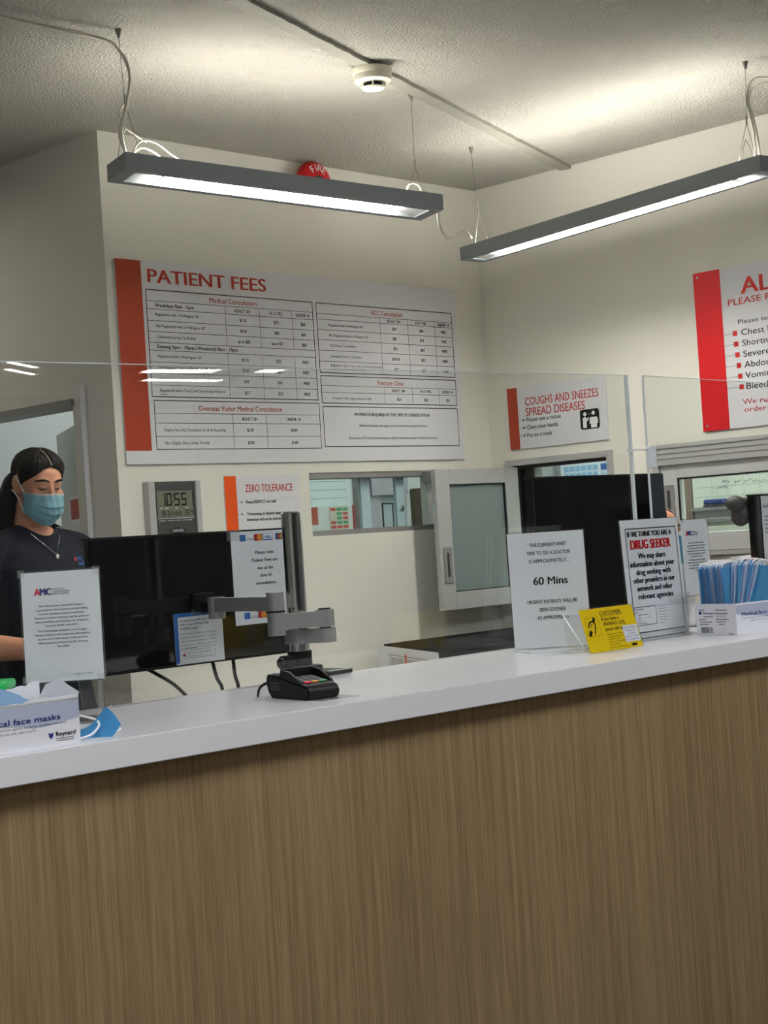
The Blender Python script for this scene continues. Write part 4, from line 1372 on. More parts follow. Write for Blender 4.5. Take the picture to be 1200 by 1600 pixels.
def mask_box(label, loc, rz, Lx, D, H):
    t = thing('mask_box', label, 'box', loc, rz)
    a, b, k = Lx / 2, D / 2, .0009
    bm = BM()
    box(bm, -a, a, -b, -b + k, 0, H); box(bm, -a, a, b - k, b, 0, H)
    box(bm, -a, -a + k, -b + k, b - k, 0, H); box(bm, a - k, a, -b + k, b - k, 0, H); box(bm, -a, a, -b, b, 0, k)
    obj('carton', bm, 'card', t)
    F = Sign.__new__(Sign); F.root = t; F.W, F.H = Lx, H; F.T = Matrix.Translation((0, -b, 0))
    bm = BM()
    top = [(0, .004), (Lx, .004)]
    cur = [(Lx - Lx * q / 12, H * (.42 + .16 * math.sin(PI * q / 12) * (1 if q < 6 else .6) - .10 * q / 12)) for q in range(13)]
    F.poly(bm, [(p[0], p[1]) for p in cur[::-1]] + [(Lx, .004), (0, .004)], .0002)
    F.put('tint_band', bm, 'wrap')
    bm = BM()
    F.txt(bm, 'Medical face masks', .020, .350 * H, .0082, .142, 'l', .0006, .022)
    F.poly(bm, [(Lx - .056, .665 * H), (Lx - .053, .690 * H), (Lx - .050, .690 * H), (Lx - .047, .665 * H), (Lx - .0485, .760 * H), (Lx - .0515, .800 * H), (Lx - .0545, .760 * H)], .0006)
    F.put('heading', bm, 'navy')
    bm = BM(); F.txt(bm, 'Reynard', Lx - .043, .715 * H, .0062, .034, 'l', .0006, .02); F.put('brand_lettering', bm, 'ink')
    bm = BM()
    F.txt(bm, 'Masks for protection against bacteria, droplets and dust', .020, .485 * H, .0030, .152, 'l', .0006, 0)
    F.txt(bm, 'Single use only. Non sterile.', .050, .575 * H, .0028, .070, 'l', .0006, 0)
    for q in range(2): F.rect(bm, Lx - .043, (.805 + .045 * q) * H, Lx - .012, (.815 + .045 * q) * H, .0006)
    F.put('small_print', bm, 'ink_g')
    return t
# left box
bl = mask_box('white face mask box at the left edge with torn open top', (1.324, 2.146, ZT), math.radians(-2), .196, .112, .072)
bm = BM()
rg = random.Random(3)
edge = [(-.098 + .196 * q / 24, .072 + .002 + rg.uniform(-.002, .003) + .020 * max(0, (q - 9) / 15)) for q in range(25)]
prism(bm, [(-.098, .066)] + edge + [(.098, .066)], 'y', .0545, .0556)
prism(bm, [(-.05, .066), (-.0548, .080), (-.02, .090), (.01, .100), (.03, .093), (.045, .090), (.0556, .066)], 'x', .0970, .0980, 0, Matrix.Translation((.097, 0, .07)) @ Matrix.Rotation(.35, 4, 'Y') @ Matrix.Translation((-.097, 0, -.07)))
edge2 = [(-.098 + .196 * q / 24, .072 + rg.uniform(-.001, .002) + (.004 if q > 12 else 0)) for q in range(25)]
prism(bm, [(-.098, .066)] + edge2 + [(.098, .066)], 'y', -.0560, -.0552)
obj('torn_flap', bm, 'paper', bl)
for k in range(6):
    bm = mask_mesh(.088, .160, bend=-.014)
    o = obj('face_mask', bm, 'mask_p' if k != 2 else 'mask', None, 60)
    tag(o, None, 'face mask', 'folded masks lying in the left box')
    o['label'] = 'pale blue folded mask lying flat in the torn left box'
    o.matrix_world = Matrix.Translation((1.226 + .003 * (k % 3), 2.142 + .001 * k, ZT + .072 + .0018 * k)) @ Matrix.Rotation(math.radians(18), 4, 'X') @ Matrix.Rotation(math.radians(1.2 * (k % 3 - 1)), 4, 'Z') @ Matrix.Rotation(math.radians(96 + .4 * k), 4, 'Y')
# right box
ang = math.radians(-8)
lx, ex = Vector((math.cos(ang), math.sin(ang), 0)), Vector((-math.sin(ang), math.cos(ang), 0))
bc = Vector((3.298, 2.116, ZT)) + lx * .10 + ex * .0625
br = mask_box('white face mask box at the right end of the counter packed with upright masks', bc, ang, .20, .125, .075)
F = Sign.__new__(Sign); F.root = br; F.W, F.H = .125, .075
F.T = Matrix.Translation((-.10, 0, 0)) @ Matrix.Rotation(-PI / 2, 4, 'Z')
bm = BM()
F.txt(bm, 'Reynard', .024, .022, .0058, .036, 'l', .0006, .02); F.rect(bm, .010, .018, .018, .026, .0006)
F.put('brand_lettering', bm, 'navy')
bm = BM()
xx = .014
rg = random.Random(5)
while xx < .050:
    w = rg.choice((.0006, .001, .0016)); F.rect(bm, xx, .056, xx + w, .070, .0006); xx += w + rg.choice((.0007, .0012))
for q, (u, v, w) in enumerate(((.010, .014, .018), (.024, .030, .030), (.010, .037, .020), (.010, .043, .040), (.010, .048, .030), (.062, .014, .036), (.062, .022, .038), (.062, .036, .040), (.062, .042, .030), (.070, .048, .018), (.100, .071, .014))):
    F.rect(bm, u, v, u + w, v + .0016, .0006)
for q in range(3): F.frame(bm, .066 + .011 * q, .026, .072 + .011 * q, .031, .001, .0006)
F.put('small_print', bm, 'ink_g')
inv_box = Matrix.Translation(bc) @ Matrix.Rotation(ang, 4, 'Z')
NM = 26
for k in range(NM):
    grp = 0 if k < 14 else 1
    f = k / 13 if grp == 0 else (k - 14) / 11
    key = ('mask_p', 'mask', 'mask_p', 'loop_pale')[k % 4] if k < NM - 2 else 'mask'
    bm = mask_mesh(.096, .166 - .008 * (k % 3 == 1), bend=.002 + .002 * (k % 2), fold=.0015, th=.0009)
    bmesh.ops.rotate(bm, verts=bm.verts[:], matrix=Matrix.Rotation(-PI / 2, 3, 'Z'))       # now width along x, normal along y
    o = obj('face_mask', bm, key, None, 60)
    o['category'] = 'face mask'; o['group'] = 'upright masks packed in the right box'
    o['label'] = 'blue mask standing upright in the packed right mask box'
    if grp == 0:
        y, x, lean = .054 - .076 * f, -.047 + rg.uniform(-.002, .002), rg.uniform(-.02, .02)
    else:
        y, x, lean = -.026 - .030 * f, -.038 + .012 * f, .12 + .40 * f + rg.uniform(-.02, .02)
    o.matrix_world = inv_box @ Matrix.Translation((x, y, .002)) @ Matrix.Rotation(lean, 4, 'Y')
    bm = BM()
    hh = .164
    if grp == 0:
        pts = [(-.044, 0, hh - .006), (-.040, -.002, hh + .003), (-.015, -.003, hh + .006 + .003 * (k % 3)), (.015, -.003, hh + .007), (.040, -.002, hh + .003), (.044, 0, hh - .006)]
    else:
        d = .02 + .055 * f + rg.uniform(0, .012)
        pts = [(-.044, -.001, hh - .008), (-.030, -.006, hh + .010), (.0, -.010, hh + .014), (.036 + d * .5, -.014, hh - .004), (.055 + d, -.018, hh - .04 - d * .6), (.060 + d, -.016, hh - .07 - d * .5), (.050 + d * .5, -.010, hh - .05), (.046, -.004, hh - .016)]
    tube(bm, spline(pts, 6), .0013, 6)
    obj('ear_loop', bm, 'loop', o, 60)
# loose mask on the counter
bm = mask_mesh(.070, .078, bend=.020, fold=.010)
o = obj('face_mask', bm, 'mask', None, 60)
tag(o, 'crumpled blue mask lying on the counter beside the left mask box', 'face mask')
o.matrix_world = Matrix.Translation((1.440, 2.155, ZT + .014)) @ Matrix.Rotation(math.radians(-20), 4, 'Z') @ Matrix.Rotation(math.radians(72), 4, 'Y') @ Matrix.Rotation(.35, 4, 'Z')
bm = BM()
iv = o.matrix_world.inverted()
tube(bm, [iv @ p for p in spline([(1.45, 2.19, ZT + .036), (1.49, 2.20, ZT + .032), (1.535, 2.19, ZT + .016), (1.55, 2.165, ZT + .003), (1.515, 2.15, ZT + .003), (1.49, 2.155, ZT + .010)])], .0018, 8)
tube(bm, [iv @ p for p in spline([(1.435, 2.115, ZT + .004), (1.46, 2.115, ZT + .008), (1.485, 2.13, ZT + .018), (1.49, 2.14, ZT + .024)])], .0018, 8)
obj('ear_loop', bm, 'loop', o, 60)

# green tub with clear spout behind the left box
t = thing('wipes_tub', 'bright green plastic tub with a clear spout behind the left mask box', 'tub', (1.392, 2.330, ZT + .0), math.radians(-45))
bm = BM(); box(bm, -.06, .052, -.035, .035, 0, .078, .006); obj('body', bm, 'green', t, 40)
bm = BM(); box(bm, -.064, .056, -.038, .038, .078, .094, .005); box(bm, -.05, .03, -.030, .030, .094, .099, .002); obj('lid', bm, 'green', t, 40)
bm = BM(); prism(bm, [(-.012, .094), (.014, .094), (.011, .120), (-.008, .120)], 'y', -.012, .012); obj('spout', bm, mat('clear_spout', (196, 208, 198), .15, trans=.6), t)
bm = BM(); prism(bm, [(.010, .050), (.056, .062), (.056, .068), (.006, .058)], 'y', -.044, -.036); obj('clip', bm, mat('pale_green_clip', (190, 222, 196), .3), t)

# hand gel bottle behind the right privacy notice
t = thing('gel_bottle', 'white pump bottle with blue gel behind the right privacy notice', 'bottle', (3.612, 2.466, ZT))
bm = BM(); lathe(bm, [(.019, 0), (.021, .004), (.021, .150), (.019, .160), (.0185, .166)]); obj('body', bm, 'loop', t, 40)
bm = BM(); lathe(bm, [(.0185, .166), (.0205, .172), (.0205, .214), (.012, .236), (.008, .240)]); obj('gel_reservoir', bm, 'gel', t, 40)
bm = BM(); lathe(bm, [(.009, .240), (.009, .250), (.004, .252)]); obj('cap', bm, 'loop', t, 40)

# blue and white carton on the right bench
t = thing('carton', 'small white carton with a blue band behind the packed masks', 'box', (4.385, 2.725, 1.05))
bm = BM(); box(bm, -.055, .055, -.06, .06, 0, .222, .001); obj('body', bm, 'card', t)
bm = BM(); box(bm, -.056, .030, -.0612, -.060, .192, .212); box(bm, -.0562, -.055, -.05, .06, .192, .212); obj('band', bm, 'navy', t)

# =================================================================== THINGS AROUND THE CORNER
t = thing('printer', 'low black office printer on the corner bench under the sliding panel', 'printer', (4.2, 3.75, .80))
foot = [(-.195, .255), (-.455, -.27), (.50, -.27), (.50, .255)]
bm = BM(); prism(bm, foot, 'z', 0, .198); obj('body', bm, 'matte_black', t)
bm = BM(); prism(bm, [(-.19, .26), (-.458, -.275), (.505, -.275), (.505, .26)], 'z', .200, .230)
obj('lid', bm, 'matte_black', t)
bm = BM(); box(bm, -.30, -.02, -.40, -.275, .150, .212, .004); obj('control_panel', bm, 'soft', t)
bm = BM(); box(bm, .0, .42, -.39, -.275, .150, .175, .003); obj('paper_tray', bm, 'matte_black', t)
S = Sign('price_list', 'white printed sheet with fine columns and an orange bar on the printer side', 'sign', (3.853, 3.742, .80), math.radians(-116), .585, .230)
S.panel('paper', 0, 0, .585, .230, .004, .006, 'paper')
bm = BM()
for k in range(34):
    u = .13 + .0125 * k
    if abs(k - 12) < 2: continue
    S.rect(bm, u, .035, u + .005, .20, .0066)
S.frame(bm, .12, .028, .56, .21, .002, .0066)
S.put('columns', bm, 'ink_g')
bm = BM(); S.rect(bm, .275, .02, .295, .215, .0070); S.put('bar', bm, 'orange')

# =================================================================== SEEN THROUGH THE HATCHES
YW = YF
S = Sign('wall_chart', 'pale planner sheet on the far wall, seen through the back hatch', 'sign', (5.24, YW, 1.567), 0, .40, .42)
S.panel('sheet', 0, 0, .40, .42, 0, .004, mat('pale_sheet', (214, 228, 228), .5))
bm = BM()
for k in range(9): S.rect(bm, .03, .06 + .04 * k, .37, .062 + .04 * k, .0046)
S.put('lines', bm, 'ink_g')
S = Sign('poster', 'dark red card on the far wall under the planner sheet', 'sign', (5.155, YW, 1.483), 0, .116, .084)
S.panel('card', 0, 0, .116, .084, 0, .004, 'brick')
S = Sign('wall_chart', 'red and green chequered roster on the far wall, seen through the back hatch', 'sign', (5.352, YW, 1.35), 0, .125, .219)
S.panel('sheet', 0, 0, .125, .219, 0, .003, mat('chart_sheet', (200, 196, 176), .6))
bg, bq = BM(), BM()
rg = random.Random(9)
for r in range(10):
    for c in range(3):
        q = rg.random()
        if q < .8: S.rect(bg if q < .4 else bq, .006 + .040 * c, .010 + .021 * r, .040 + .040 * c, .024 + .021 * r, .0036)
S.put('green_cells', bg, 'green_c'); S.put('red_cells', bq, 'red_c')
S = Sign('notice_strip', 'narrow red strip on the far wall beside the chequered roster', 'sign', (5.451, YW, 1.35), 0, .014, .22)
S.panel('strip', 0, 0, .014, .22, 0, .004, 'red_c')
bm = BM()
box(bm, 5.455, 5.500, YW - .05, YW, 0, ZC); struct('trim_4', bm, 'alu_d')
bm = BM()
box(bm, 5.527, 5.60, YW - .04, YW, 0, 1.66); box(bm, 5.60, 5.78, YW - .06, YW, 1.61, 1.70); box(bm, 5.527, 5.60, YW - .06, YW, 1.61, 1.70)
box(bm, 5.74, 5.78, YW - .04, YW, 0, 1.61)
d2 = struct('door_2', bm, mat('lavender_grey_paint', (168, 168, 174), .5))
bm = BM(); box(bm, 5.60, 5.74, YW - .015, YW, 0, 1.61); lf = obj('leaf', bm, 'door_paint', d2)
bm = BM(); box(bm, 5.600, 5.606, YW - .018, YW - .015, 0, 1.61); box(bm, 5.632, 5.640, YW - .018, YW - .015, 0, 1.572); box(bm, 5.705, 5.711, YW - .018, YW - .015, 0, 1.572); box(bm, 5.64, 5.705, YW - .018, YW - .015, 1.566, 1.572); obj('seal', bm, 'black', lf)
t = thing('cupboard', 'tall brown timber cupboard seen through the back hatch', 'cupboard', (6.10, YW - .12, 0))
bm = BM(); box(bm, -.25, .28, -.10, .115, 0, 1.638, .003); obj('carcass', bm, 'brown', t)
for s in (0, 1):
    bm = BM(); box(bm, -.245 + .262 * s, .012 + .262 * s, -.118, -.10, .05, 1.60, .002); obj('door', bm, 'brown', t)
# planner and whiteboard on the east wall
XQ = 6.40
S = Sign('wall_planner', 'bright pale blue year planner with a blue label, seen through the small window', 'sign', (XQ, 4.915, 1.40), -PI / 2, .295, .315)
S.panel('sheet', 0, 0, .295, .315, 0, .004, mat('bright_sheet', (238, 246, 252), .5))
bm = BM()
for r in range(8):
    for c in range(6):
        S.rect(bm, .018 + .036 * c, .020 + .034 * r, .048 + .036 * c, .046 + .034 * r, .0046)
S.put('cells', bm, 'sky')
bm = BM(); S.rect(bm, .247, .018, .292, .050, .0046); S.put('label_block', bm, 'blue')
bm = BM(); S.rect(bm, .247, .056, .288, .30, .0046); S.put('notes_column', bm, mat('pale_blue_column', (206, 224, 240), .5))
bm = BM(); box(bm, XQ - .03, XQ, 5.19, 5.215, 0, ZC); box(bm, XQ - .03, XQ, 5.072, 5.082, 0, ZC); struct('trim_5', bm, 'alu_d')
S = Sign('whiteboard', 'ruled whiteboard planner with faint handwriting, seen through the wide hatch', 'whiteboard', (XQ - .003, 3.64, 1.435), -PI / 2, 1.29, .70)
S.panel('board', 0, 0, 1.29, .70, 0, .012, 'board_w')
bm = BM()
for v in [.05 + .0455 * k for k in range(15)]: S.rect(bm, 0, v, 1.29, v + .0016, .0126)
for u in [.105 + .085 * k for k in range(13)]: S.rect(bm, u, 0, u + .0014, .70, .0126)
S.put('grid', bm, mat('grid_line', (150, 156, 140), .6))
bm = BM()
rg = random.Random(21)
for (u, v, w) in ((.225, .545, .05), (.285, .545, .05), (.345, .54, .02), (.16, .575, .04), (.225, .580, .04), (.28, .582, .11), (.40, .58, .10), (.40, .53, .12), (.13, .60, .06), (.52, .55, .1)):
    pts = [(u + w * q / 14, v + rg.uniform(-.010, .010)) for q in range(15)]
    S.line(bm, pts, .0022, .0130)
S.put('handwriting', bm, 'ink_g')
bm = BM(); box(bm, -.645, .645, -.055, 0, -.004, .010); S.put('pen_ledge', bm, 'alu_d')
t = thing('whiteboard_eraser', 'blue whiteboard eraser on the ledge of the whiteboard', 'eraser', (XQ - .035, 4.153, 1.4455), -PI / 2)
bm = BM(); box(bm, -.055, .055, -.02, .02, 0, .012, .002); obj('felt_pad', bm, 'dark', t)
bm = BM(); box(bm, -.055, .055, -.02, .02, .012, .036, .008); obj('grip', bm, mat('eraser_blue', (52, 66, 122), .4), t)
bm = BM(); box(bm, XQ - .02, XQ, 4.290, 4.356, 0, ZC); struct('trim_6', bm, mat('taupe_paint', (128, 122, 110), .6))
t = thing('cabinet', 'pale low cabinet under the whiteboard behind the wide hatch', 'cabinet', (6.1, 3.55, 0))
bm = BM(); box(bm, -.25, .28, -.70, .62, 0, 1.375, .003); obj('carcass', bm, 'board_w', t)
bm = BM(); box(bm, -.27, .28, -.72, .64, 1.375, 1.395, .003); obj('top', bm, 'alu_d', t)
for s in (-.69, -.02):
    bm = BM(); box(bm, -.268, -.25, s, s + .62, .04, 1.36, .002); obj('door', bm, 'board_w', t)
# red notice on the half-open door in the left opening
da = math.radians(70)
nd = Vector((math.cos(da), math.sin(da), 0)); nn = Vector((-math.sin(da), math.cos(da), 0))
c = Vector((XL + .112, DY + .034, 1.515)) + nd * .245 + nn * .0205
S = Sign('door_notice', 'small red notice in a white frame on the half-open door at the left', 'sign', c, da + PI, .16, .095)
S.panel('frame', 0, 0, .16, .095, 0, .004, 'white')
bm = BM(); S.rect(bm, .012, .010, .148, .078, .0046); S.put('print', bm, 'brick')
bm = BM()
for k, w in enumerate((.06, .08, .05)): S.rect(bm, .08 - w / 2, .024 + .015 * k, .08 + w / 2, .030 + .015 * k, .0050)
S.put('lines', bm, 'red_t')

# =================================================================== PEOPLE
def eval_mesh(o):
    dg = bpy.context.evaluated_depsgraph_get()
    return bpy.data.meshes.new_from_object(o.evaluated_get(dg))


def remesh(bm, voxel, iters=4):
    """closed overlapping volumes -> one continuous skin"""
    me = bpy.data.meshes.new('tmp'); bm.to_mesh(me); bm.free()
    o = bpy.data.objects.new('tmp', me); COL.objects.link(o)
    md = o.modifiers.new('r', 'REMESH'); md.mode = 'VOXEL'; md.voxel_size = voxel
    ms = o.modifiers.new('s', 'SMOOTH'); ms.factor = .5; ms.iterations = iters
    out = eval_mesh(o)
    bpy.data.objects.remove(o); bpy.data.meshes.remove(me)
    return out


def ring_loft(bm, rings, seg=28, ex=2.3):
    """rings: (z, half width, y front, y back, x centre)"""
    R = []
    for z, w, yf, yb, *r in rings:
        cx = r[0] if r else 0.0
        cy, d = (yf + yb) / 2, abs(yb - yf) / 2
        row = []
        for k in range(seg):
            a = 2 * PI * k / seg
            c, s = math.cos(a), math.sin(a)
            row.append(bm.verts.new((cx + w * math.copysign(abs(c) ** (2 / ex), c), cy + d * math.copysign(abs(s) ** (2 / ex), s), z)))
        R.append(row)
    fs = []
    for A, B in zip(R, R[1:]):
        for k in range(seg): fs.append(bm.faces.new((A[k], A[(k + 1) % seg], B[(k + 1) % seg], B[k])))
    fs.append(bm.faces.new(R[0][::-1])); fs.append(bm.faces.new(R[-1]))
    bmesh.ops.recalc_face_normals(bm, faces=fs)
    return [v for r in R for v in r]


def limb(bm, pts, radii, seg=16):
    P = spline(pts, 6)
    n = len(pts) - 1
    rr = []
    for i in range(len(P)):
        t = i / (len(P) - 1) * n
        k = min(int(t), n - 1)
        rr.append(radii[k] + (radii[k + 1] - radii[k]) * (t - k))
    tube(bm, P, rr, seg)
    ellipsoid(bm, pts[0], (radii[0],) * 3); ellipsoid(bm, pts[-1], (radii[-1],) * 3)


def hand(bm, wrist, direction, palm_n, side):
    """palm with five fingers; direction: along the hand, palm_n: out of the back of the hand, side +1/-1: where the thumb is"""
    d = Vector(direction).normalized(); n = Vector(palm_n); n = (n - d * n.dot(d)).normalized(); s = d.cross(n) * side
    W = Vector(wrist)
    for q in (-.026, -.009, .009, .026):
        tube(bm, [W + s * q * .7 + d * .004, W + s * q + d * .045, W + s * q * 1.1 + d * .085], [(.013), (.0125), (.0105)], 10)
    for q, ln in ((.030, .068), (.010, .078), (-.010, .073), (-.028, .056)):
        b = W + s * q * 1.1 + d * .084
        p = [b, b + d * ln * .45 + n * .003, b + d * ln * .78 - n * .012, b + d * ln * .92 - n * .030]
        tube(bm, spline(p, 4), [.0095 - .003 * i / 12 for i in range(13)], 10)
        ellipsoid(bm, p[-1], (.0065,) * 3, seg=10)
    b = W + s * .028 + d * .022
    p = [b, b + s * .022 + d * .022 - n * .006, b + s * .030 + d * .050 - n * .012, b + s * .028 + d * .072 - n * .016]
    tube(bm, spline(p, 4), [.013 - .005 * i / 12 for i in range(13)], 10); ellipsoid(bm, p[-1], (.0078,) * 3, seg=10)


HEAD = [(-.120, .016, -.082, -.050), (-.112, .034, -.090, -.034), (-.095, .047, -.094, -.012), (-.075, .055, -.094, .010), (-.05, .062, -.092, .040), (-.025, .067, -.090, .072), (0, .071, -.089, .090),
        (.03, .0745, -.092, .097), (.06, .0735, -.088, .095), (.085, .066, -.072, .081), (.103, .048, -.048, .058), (.113, .028, -.024, .034), (.117, .010, -.006, .014)]


def person(label, loc, rz, head_c, pitch, yaw, joints, shirt_cut, hair_style, mats, hscale=.775, nw=.88):
    t = thing('person', label, 'person', loc, rz)
    HM = Matrix.Translation(head_c) @ Matrix.Rotation(yaw, 4, 'Z') @ Matrix.Rotation(pitch, 4, 'X') @ Matrix.Scale(hscale, 4)
    # ---- head shape, kept for hair and mask
    hb = BM()
    ring_loft(hb, HEAD, 36, 2.25)
    bmesh.ops.subdivide_edges(hb, edges=hb.edges[:], cuts=1)
    hs = remesh(hb, .005, 3)
    V0 = [v.co.copy() for v in hs.vertices]
    bvh = BVHTree.FromPolygons(V0, [tuple(p.vertices) for p in hs.polygons])
    bpy.data.meshes.remove(hs)

    def skin_pt(d, off=0.0, c=Vector((0, 0, .0))):
        d = Vector(d).normalized()
        h = bvh.ray_cast(c + d * .4, -d)
        return (h[0] if h[0] is not None else c + d * .09) + d * off

    # ---- body volumes
    bm = BM()
    hv = ring_loft(bm, HEAD, 36, 2.25)
    v2 = []
    v2 += tube(bm, [(0, -.089, .022), (0, -.098, .004), (0, -.108, -.016), (0, -.112, -.027), (0, -.098, -.036)], [.008, .0085, .010, .012, .010], 12)
    for s in (-1, 1):
        v2 += ellipsoid(bm, (s * .010, -.100, -.029), (.008, .009, .0065), seg=12)
        v2 += ellipsoid(bm, (s * .031, -.0815, .010), (.0145, .0105, .0095), seg=14)           # closed lid over the eye
        v2 += tube(bm, spline([(s * .010, -.092, .026), (s * .030, -.092, .031), (s * .052, -.074, .027)]), .0065, 10)
        v2 += ellipsoid(bm, (s * .045, -.070, -.020), (.020, .020, .018), seg=14)
        v2 += ellipsoid(bm, (s * .0745, .012, -.008), (.0085, .018, .030), seg=16)
        v2 += tube(bm, spline([(s * .076, .000, -.030), (s * .083, .020, -.020), (s * .086, .030, .006), (s * .083, .022, .024), (s * .078, .004, .022)]), .0048, 10)
        v2 += ellipsoid(bm, (s * .020, -.088, -.063), (.020, .011, .0065), seg=12)
        v2 += ellipsoid(bm, (s * .018, -.087, -.073), (.018, .012, .0075), seg=12)
    bmesh.ops.transform(bm, matrix=HM, verts=hv + v2)
    J = joints
    nb, nt = Vector(J['neck']), HM @ Vector((0, .022, -.055))
    limb(bm, [nb, nb.lerp(nt, .5) + Vector((0, .006, 0)), nt], [.054 * nw, .047 * nw, .046 * nw], 20)
    ring_loft(bm, J['torso'], 32, 2.4)
    for s, k in ((-1, 'r'), (1, 'l')):
        sh, el, wr = J['sh_' + k], J['el_' + k], J['wr_' + k]
        limb(bm, [Vector(nb) + Vector((s * .03, .0, -.012)), Vector(sh) + Vector((-s * .025, 0, .012)), Vector(sh)], [.045, .050, .056], 16)
        limb(bm, [sh, Vector(sh).lerp(Vector(el), .5), el], [.055, .047, .040])
        limb(bm, [el, Vector(el).lerp(Vector(wr), .35), wr], [.040, .038, .026])
        fd = (Vector(wr) - Vector(el)).normalized()
        hand(bm, wr, fd + Vector((0, 0, .06)), (0, 0, 1), -s * 1)
        hp, kn, an = J['hip_' + k], J['kn_' + k], J['an_' + k]
        limb(bm, [hp, Vector(hp).lerp(Vector(kn), .5), kn], [.088, .076, .056])
        limb(bm, [kn, Vector(kn).lerp(Vector(an), .35), an], [.055, .054, .036])
        limb(bm, [an, Vector(an) + Vector((s * .004, -.07, -.042)), Vector(an) + Vector((s * .008, -.15, -.052))], [.036, .034, .026])
    me = remesh(bm, .0055, 3)
    me.name = 'body'
    me.materials.append(M[mats['skin']]); smooth(me, 180)
    body = bpy.data.objects.new('body', me); COL.objects.link(body); body.parent = t

    # ---- clothes: the skin surface pushed out, cut at neckline, cuffs, waist, hems
    def warp(x): return min(8.0 * x * x, .05)
    def garment(name, m, keep, cuts, off, th, iters=6):
        b = BM(); b.from_mesh(me); b.normal_update()
        for v in b.verts: v.co.z -= warp(v.co.x)
        for co, no, near in cuts[:1]:
            gf = [f for f in b.faces if near(f.calc_center_median())]
            ge = {e for f in gf for e in f.edges}; gv = {v for f in gf for v in f.verts}
            bmesh.ops.bisect_plane(b, geom=list(gv) + list(ge) + gf, plane_co=co, plane_no=no)
        for v in b.verts: v.co.z += warp(v.co.x)
        for co, no, near in cuts[1:]:
            gf = [f for f in b.faces if near(f.calc_center_median())]
            ge = {e for f in gf for e in f.edges}; gv = {v for f in gf for v in f.verts}
            bmesh.ops.bisect_plane(b, geom=list(gv) + list(ge) + gf, plane_co=co, plane_no=no)
        dead = [f for f in b.faces if not keep(f.calc_center_median())]
        bmesh.ops.delete(b, geom=dead, context='FACES')
        bmesh.ops.smooth_vert(b, verts=[v for v in b.verts if not v.is_boundary], factor=.5, use_axis_x=True, use_axis_y=True, use_axis_z=True)
        b.normal_update()
        for v in b.verts: v.co += v.normal * off
        for _ in range(iters):
            bmesh.ops.smooth_vert(b, verts=[v for v in b.verts if not v.is_boundary], factor=.5, use_axis_x=True, use_axis_y=True, use_axis_z=True)
        b.normal_update()
        bmesh.ops.solidify(b, geom=b.faces[:], thickness=th)
        return obj(name, b, m, t, 180)
    nk_co, nk_no = Vector(shirt_cut['neck'][0]), Vector(shirt_cut['neck'][1]).normalized()
    wz = shirt_cut['waist']
    cuts = [(nk_co, nk_no, lambda c: abs(c.x) < .16 and c.z > wz + .2), (Vector((0, 0, wz)), Vector((0, 0, 1)), lambda c: abs(c.z - wz) < .1)]
    sl = []
    for s, k in ((-1, 'r'), (1, 'l')):
        a, b_ = Vector(J['sh_' + k]), Vector(J['el_' + k])
        dd = (b_ - a).normalized(); co = a.lerp(b_, .62)
        cuts.append((co, dd, lambda c, co=co, s=s: (c - co).length < .09 and c.x * s > .10))
        sl.append((co, dd, a, b_, Vector(J['wr_' + k])))
    def seg_d(p, a, b_):
        q = max(0, min(1, (p - a).dot(b_ - a) / (b_ - a).length_squared)); return (p - (a + (b_ - a) * q)).length
    def keep_shirt(c):
        if (c - Vector((0, 0, warp(c.x))) - nk_co).dot(nk_no) > 0 and abs(c.x) < .17: return False
        if (c - Vector(head_c)).length < .11: return False
        for co, dd, a, b_, w in sl:
            if (c - co).dot(dd) > 0 and (seg_d(c, a, b_) < .062 or seg_d(c, b_, w) < .060 or (c - w).length < .24 and abs(c.x) > .0 and (c - w).y < .06 and seg_d(c, w, w + (w - b_).normalized() * .2) < .08): return False
        return c.z > wz
    garment('t_shirt', mats['shirt'], keep_shirt, cuts, .008, .0016)
    hem = [Vector(J['an_r']).z + .03]
    def keep_tr(c):
        if c.z > wz + .03 and J['seated'] is False: return False
        if J['seated'] and (c.z > wz + .03): return False
        for co, dd, a, b_, w in sl:
            if seg_d(c, b_, w) < .06 or seg_d(c, w, w + (w - b_).normalized() * .2) < .06 or seg_d(c, a, b_) < .06: return False
        return c.z > hem[0]
    garment('trousers', 'trouser', keep_tr, [(Vector((0, 0, 9)), Vector((0, 0, 1)), lambda c: False), (Vector((0, 0, hem[0])), Vector((0, 0, 1)), lambda c: abs(c.z - hem[0]) < .08)], .010, .0016)
    for k in 'rl':
        bm = BM(); an = Vector(J['an_' + k])
        limb(bm, [an + Vector((0, .025, -.045)), an + Vector((0, -.07, -.048)), an + Vector((0, -.15, -.056))], [.040, .040, .030])
        limb(bm, [an + Vector((0, .012, -.02)), an + Vector((0, .0, -.03))], [.042, .042])
        m_ = remesh(bm, .008, 3)
        b = BM(); b.from_mesh(m_); bpy.data.meshes.remove(m_)
        for v in b.verts: v.co.z = max(v.co.z, .001)
        obj('shoe', b, 'shoe', t, 60)

    # ---- hair: cap over the skull with a parting, ears left free
    def lower(az):          # lower limit of the hair (elevation in degrees) for the azimuth from the face
        a = abs(az)
        pts = [(0, 36), (18, 31), (36, 17), (54, 4), (68, -6), (79, -16), (90, 2), (104, 12), (118, -6), (132, -28), (160, -36), (180, -38)]
        if hair_style == 'receding': pts = [(q, e + 40 * max(0, min(1, (84 - q) / 30))) for q, e in pts]
        for (a0, e0), (a1, e1) in zip(pts, pts[1:]):
            if a0 <= a <= a1: return e0 + (e1 - e0) * (a - a0) / (a1 - a0)
        return -38
    bm = BM(); C0 = Vector((0, .004, .022))
    na, ne = 216, 26
    rows = []
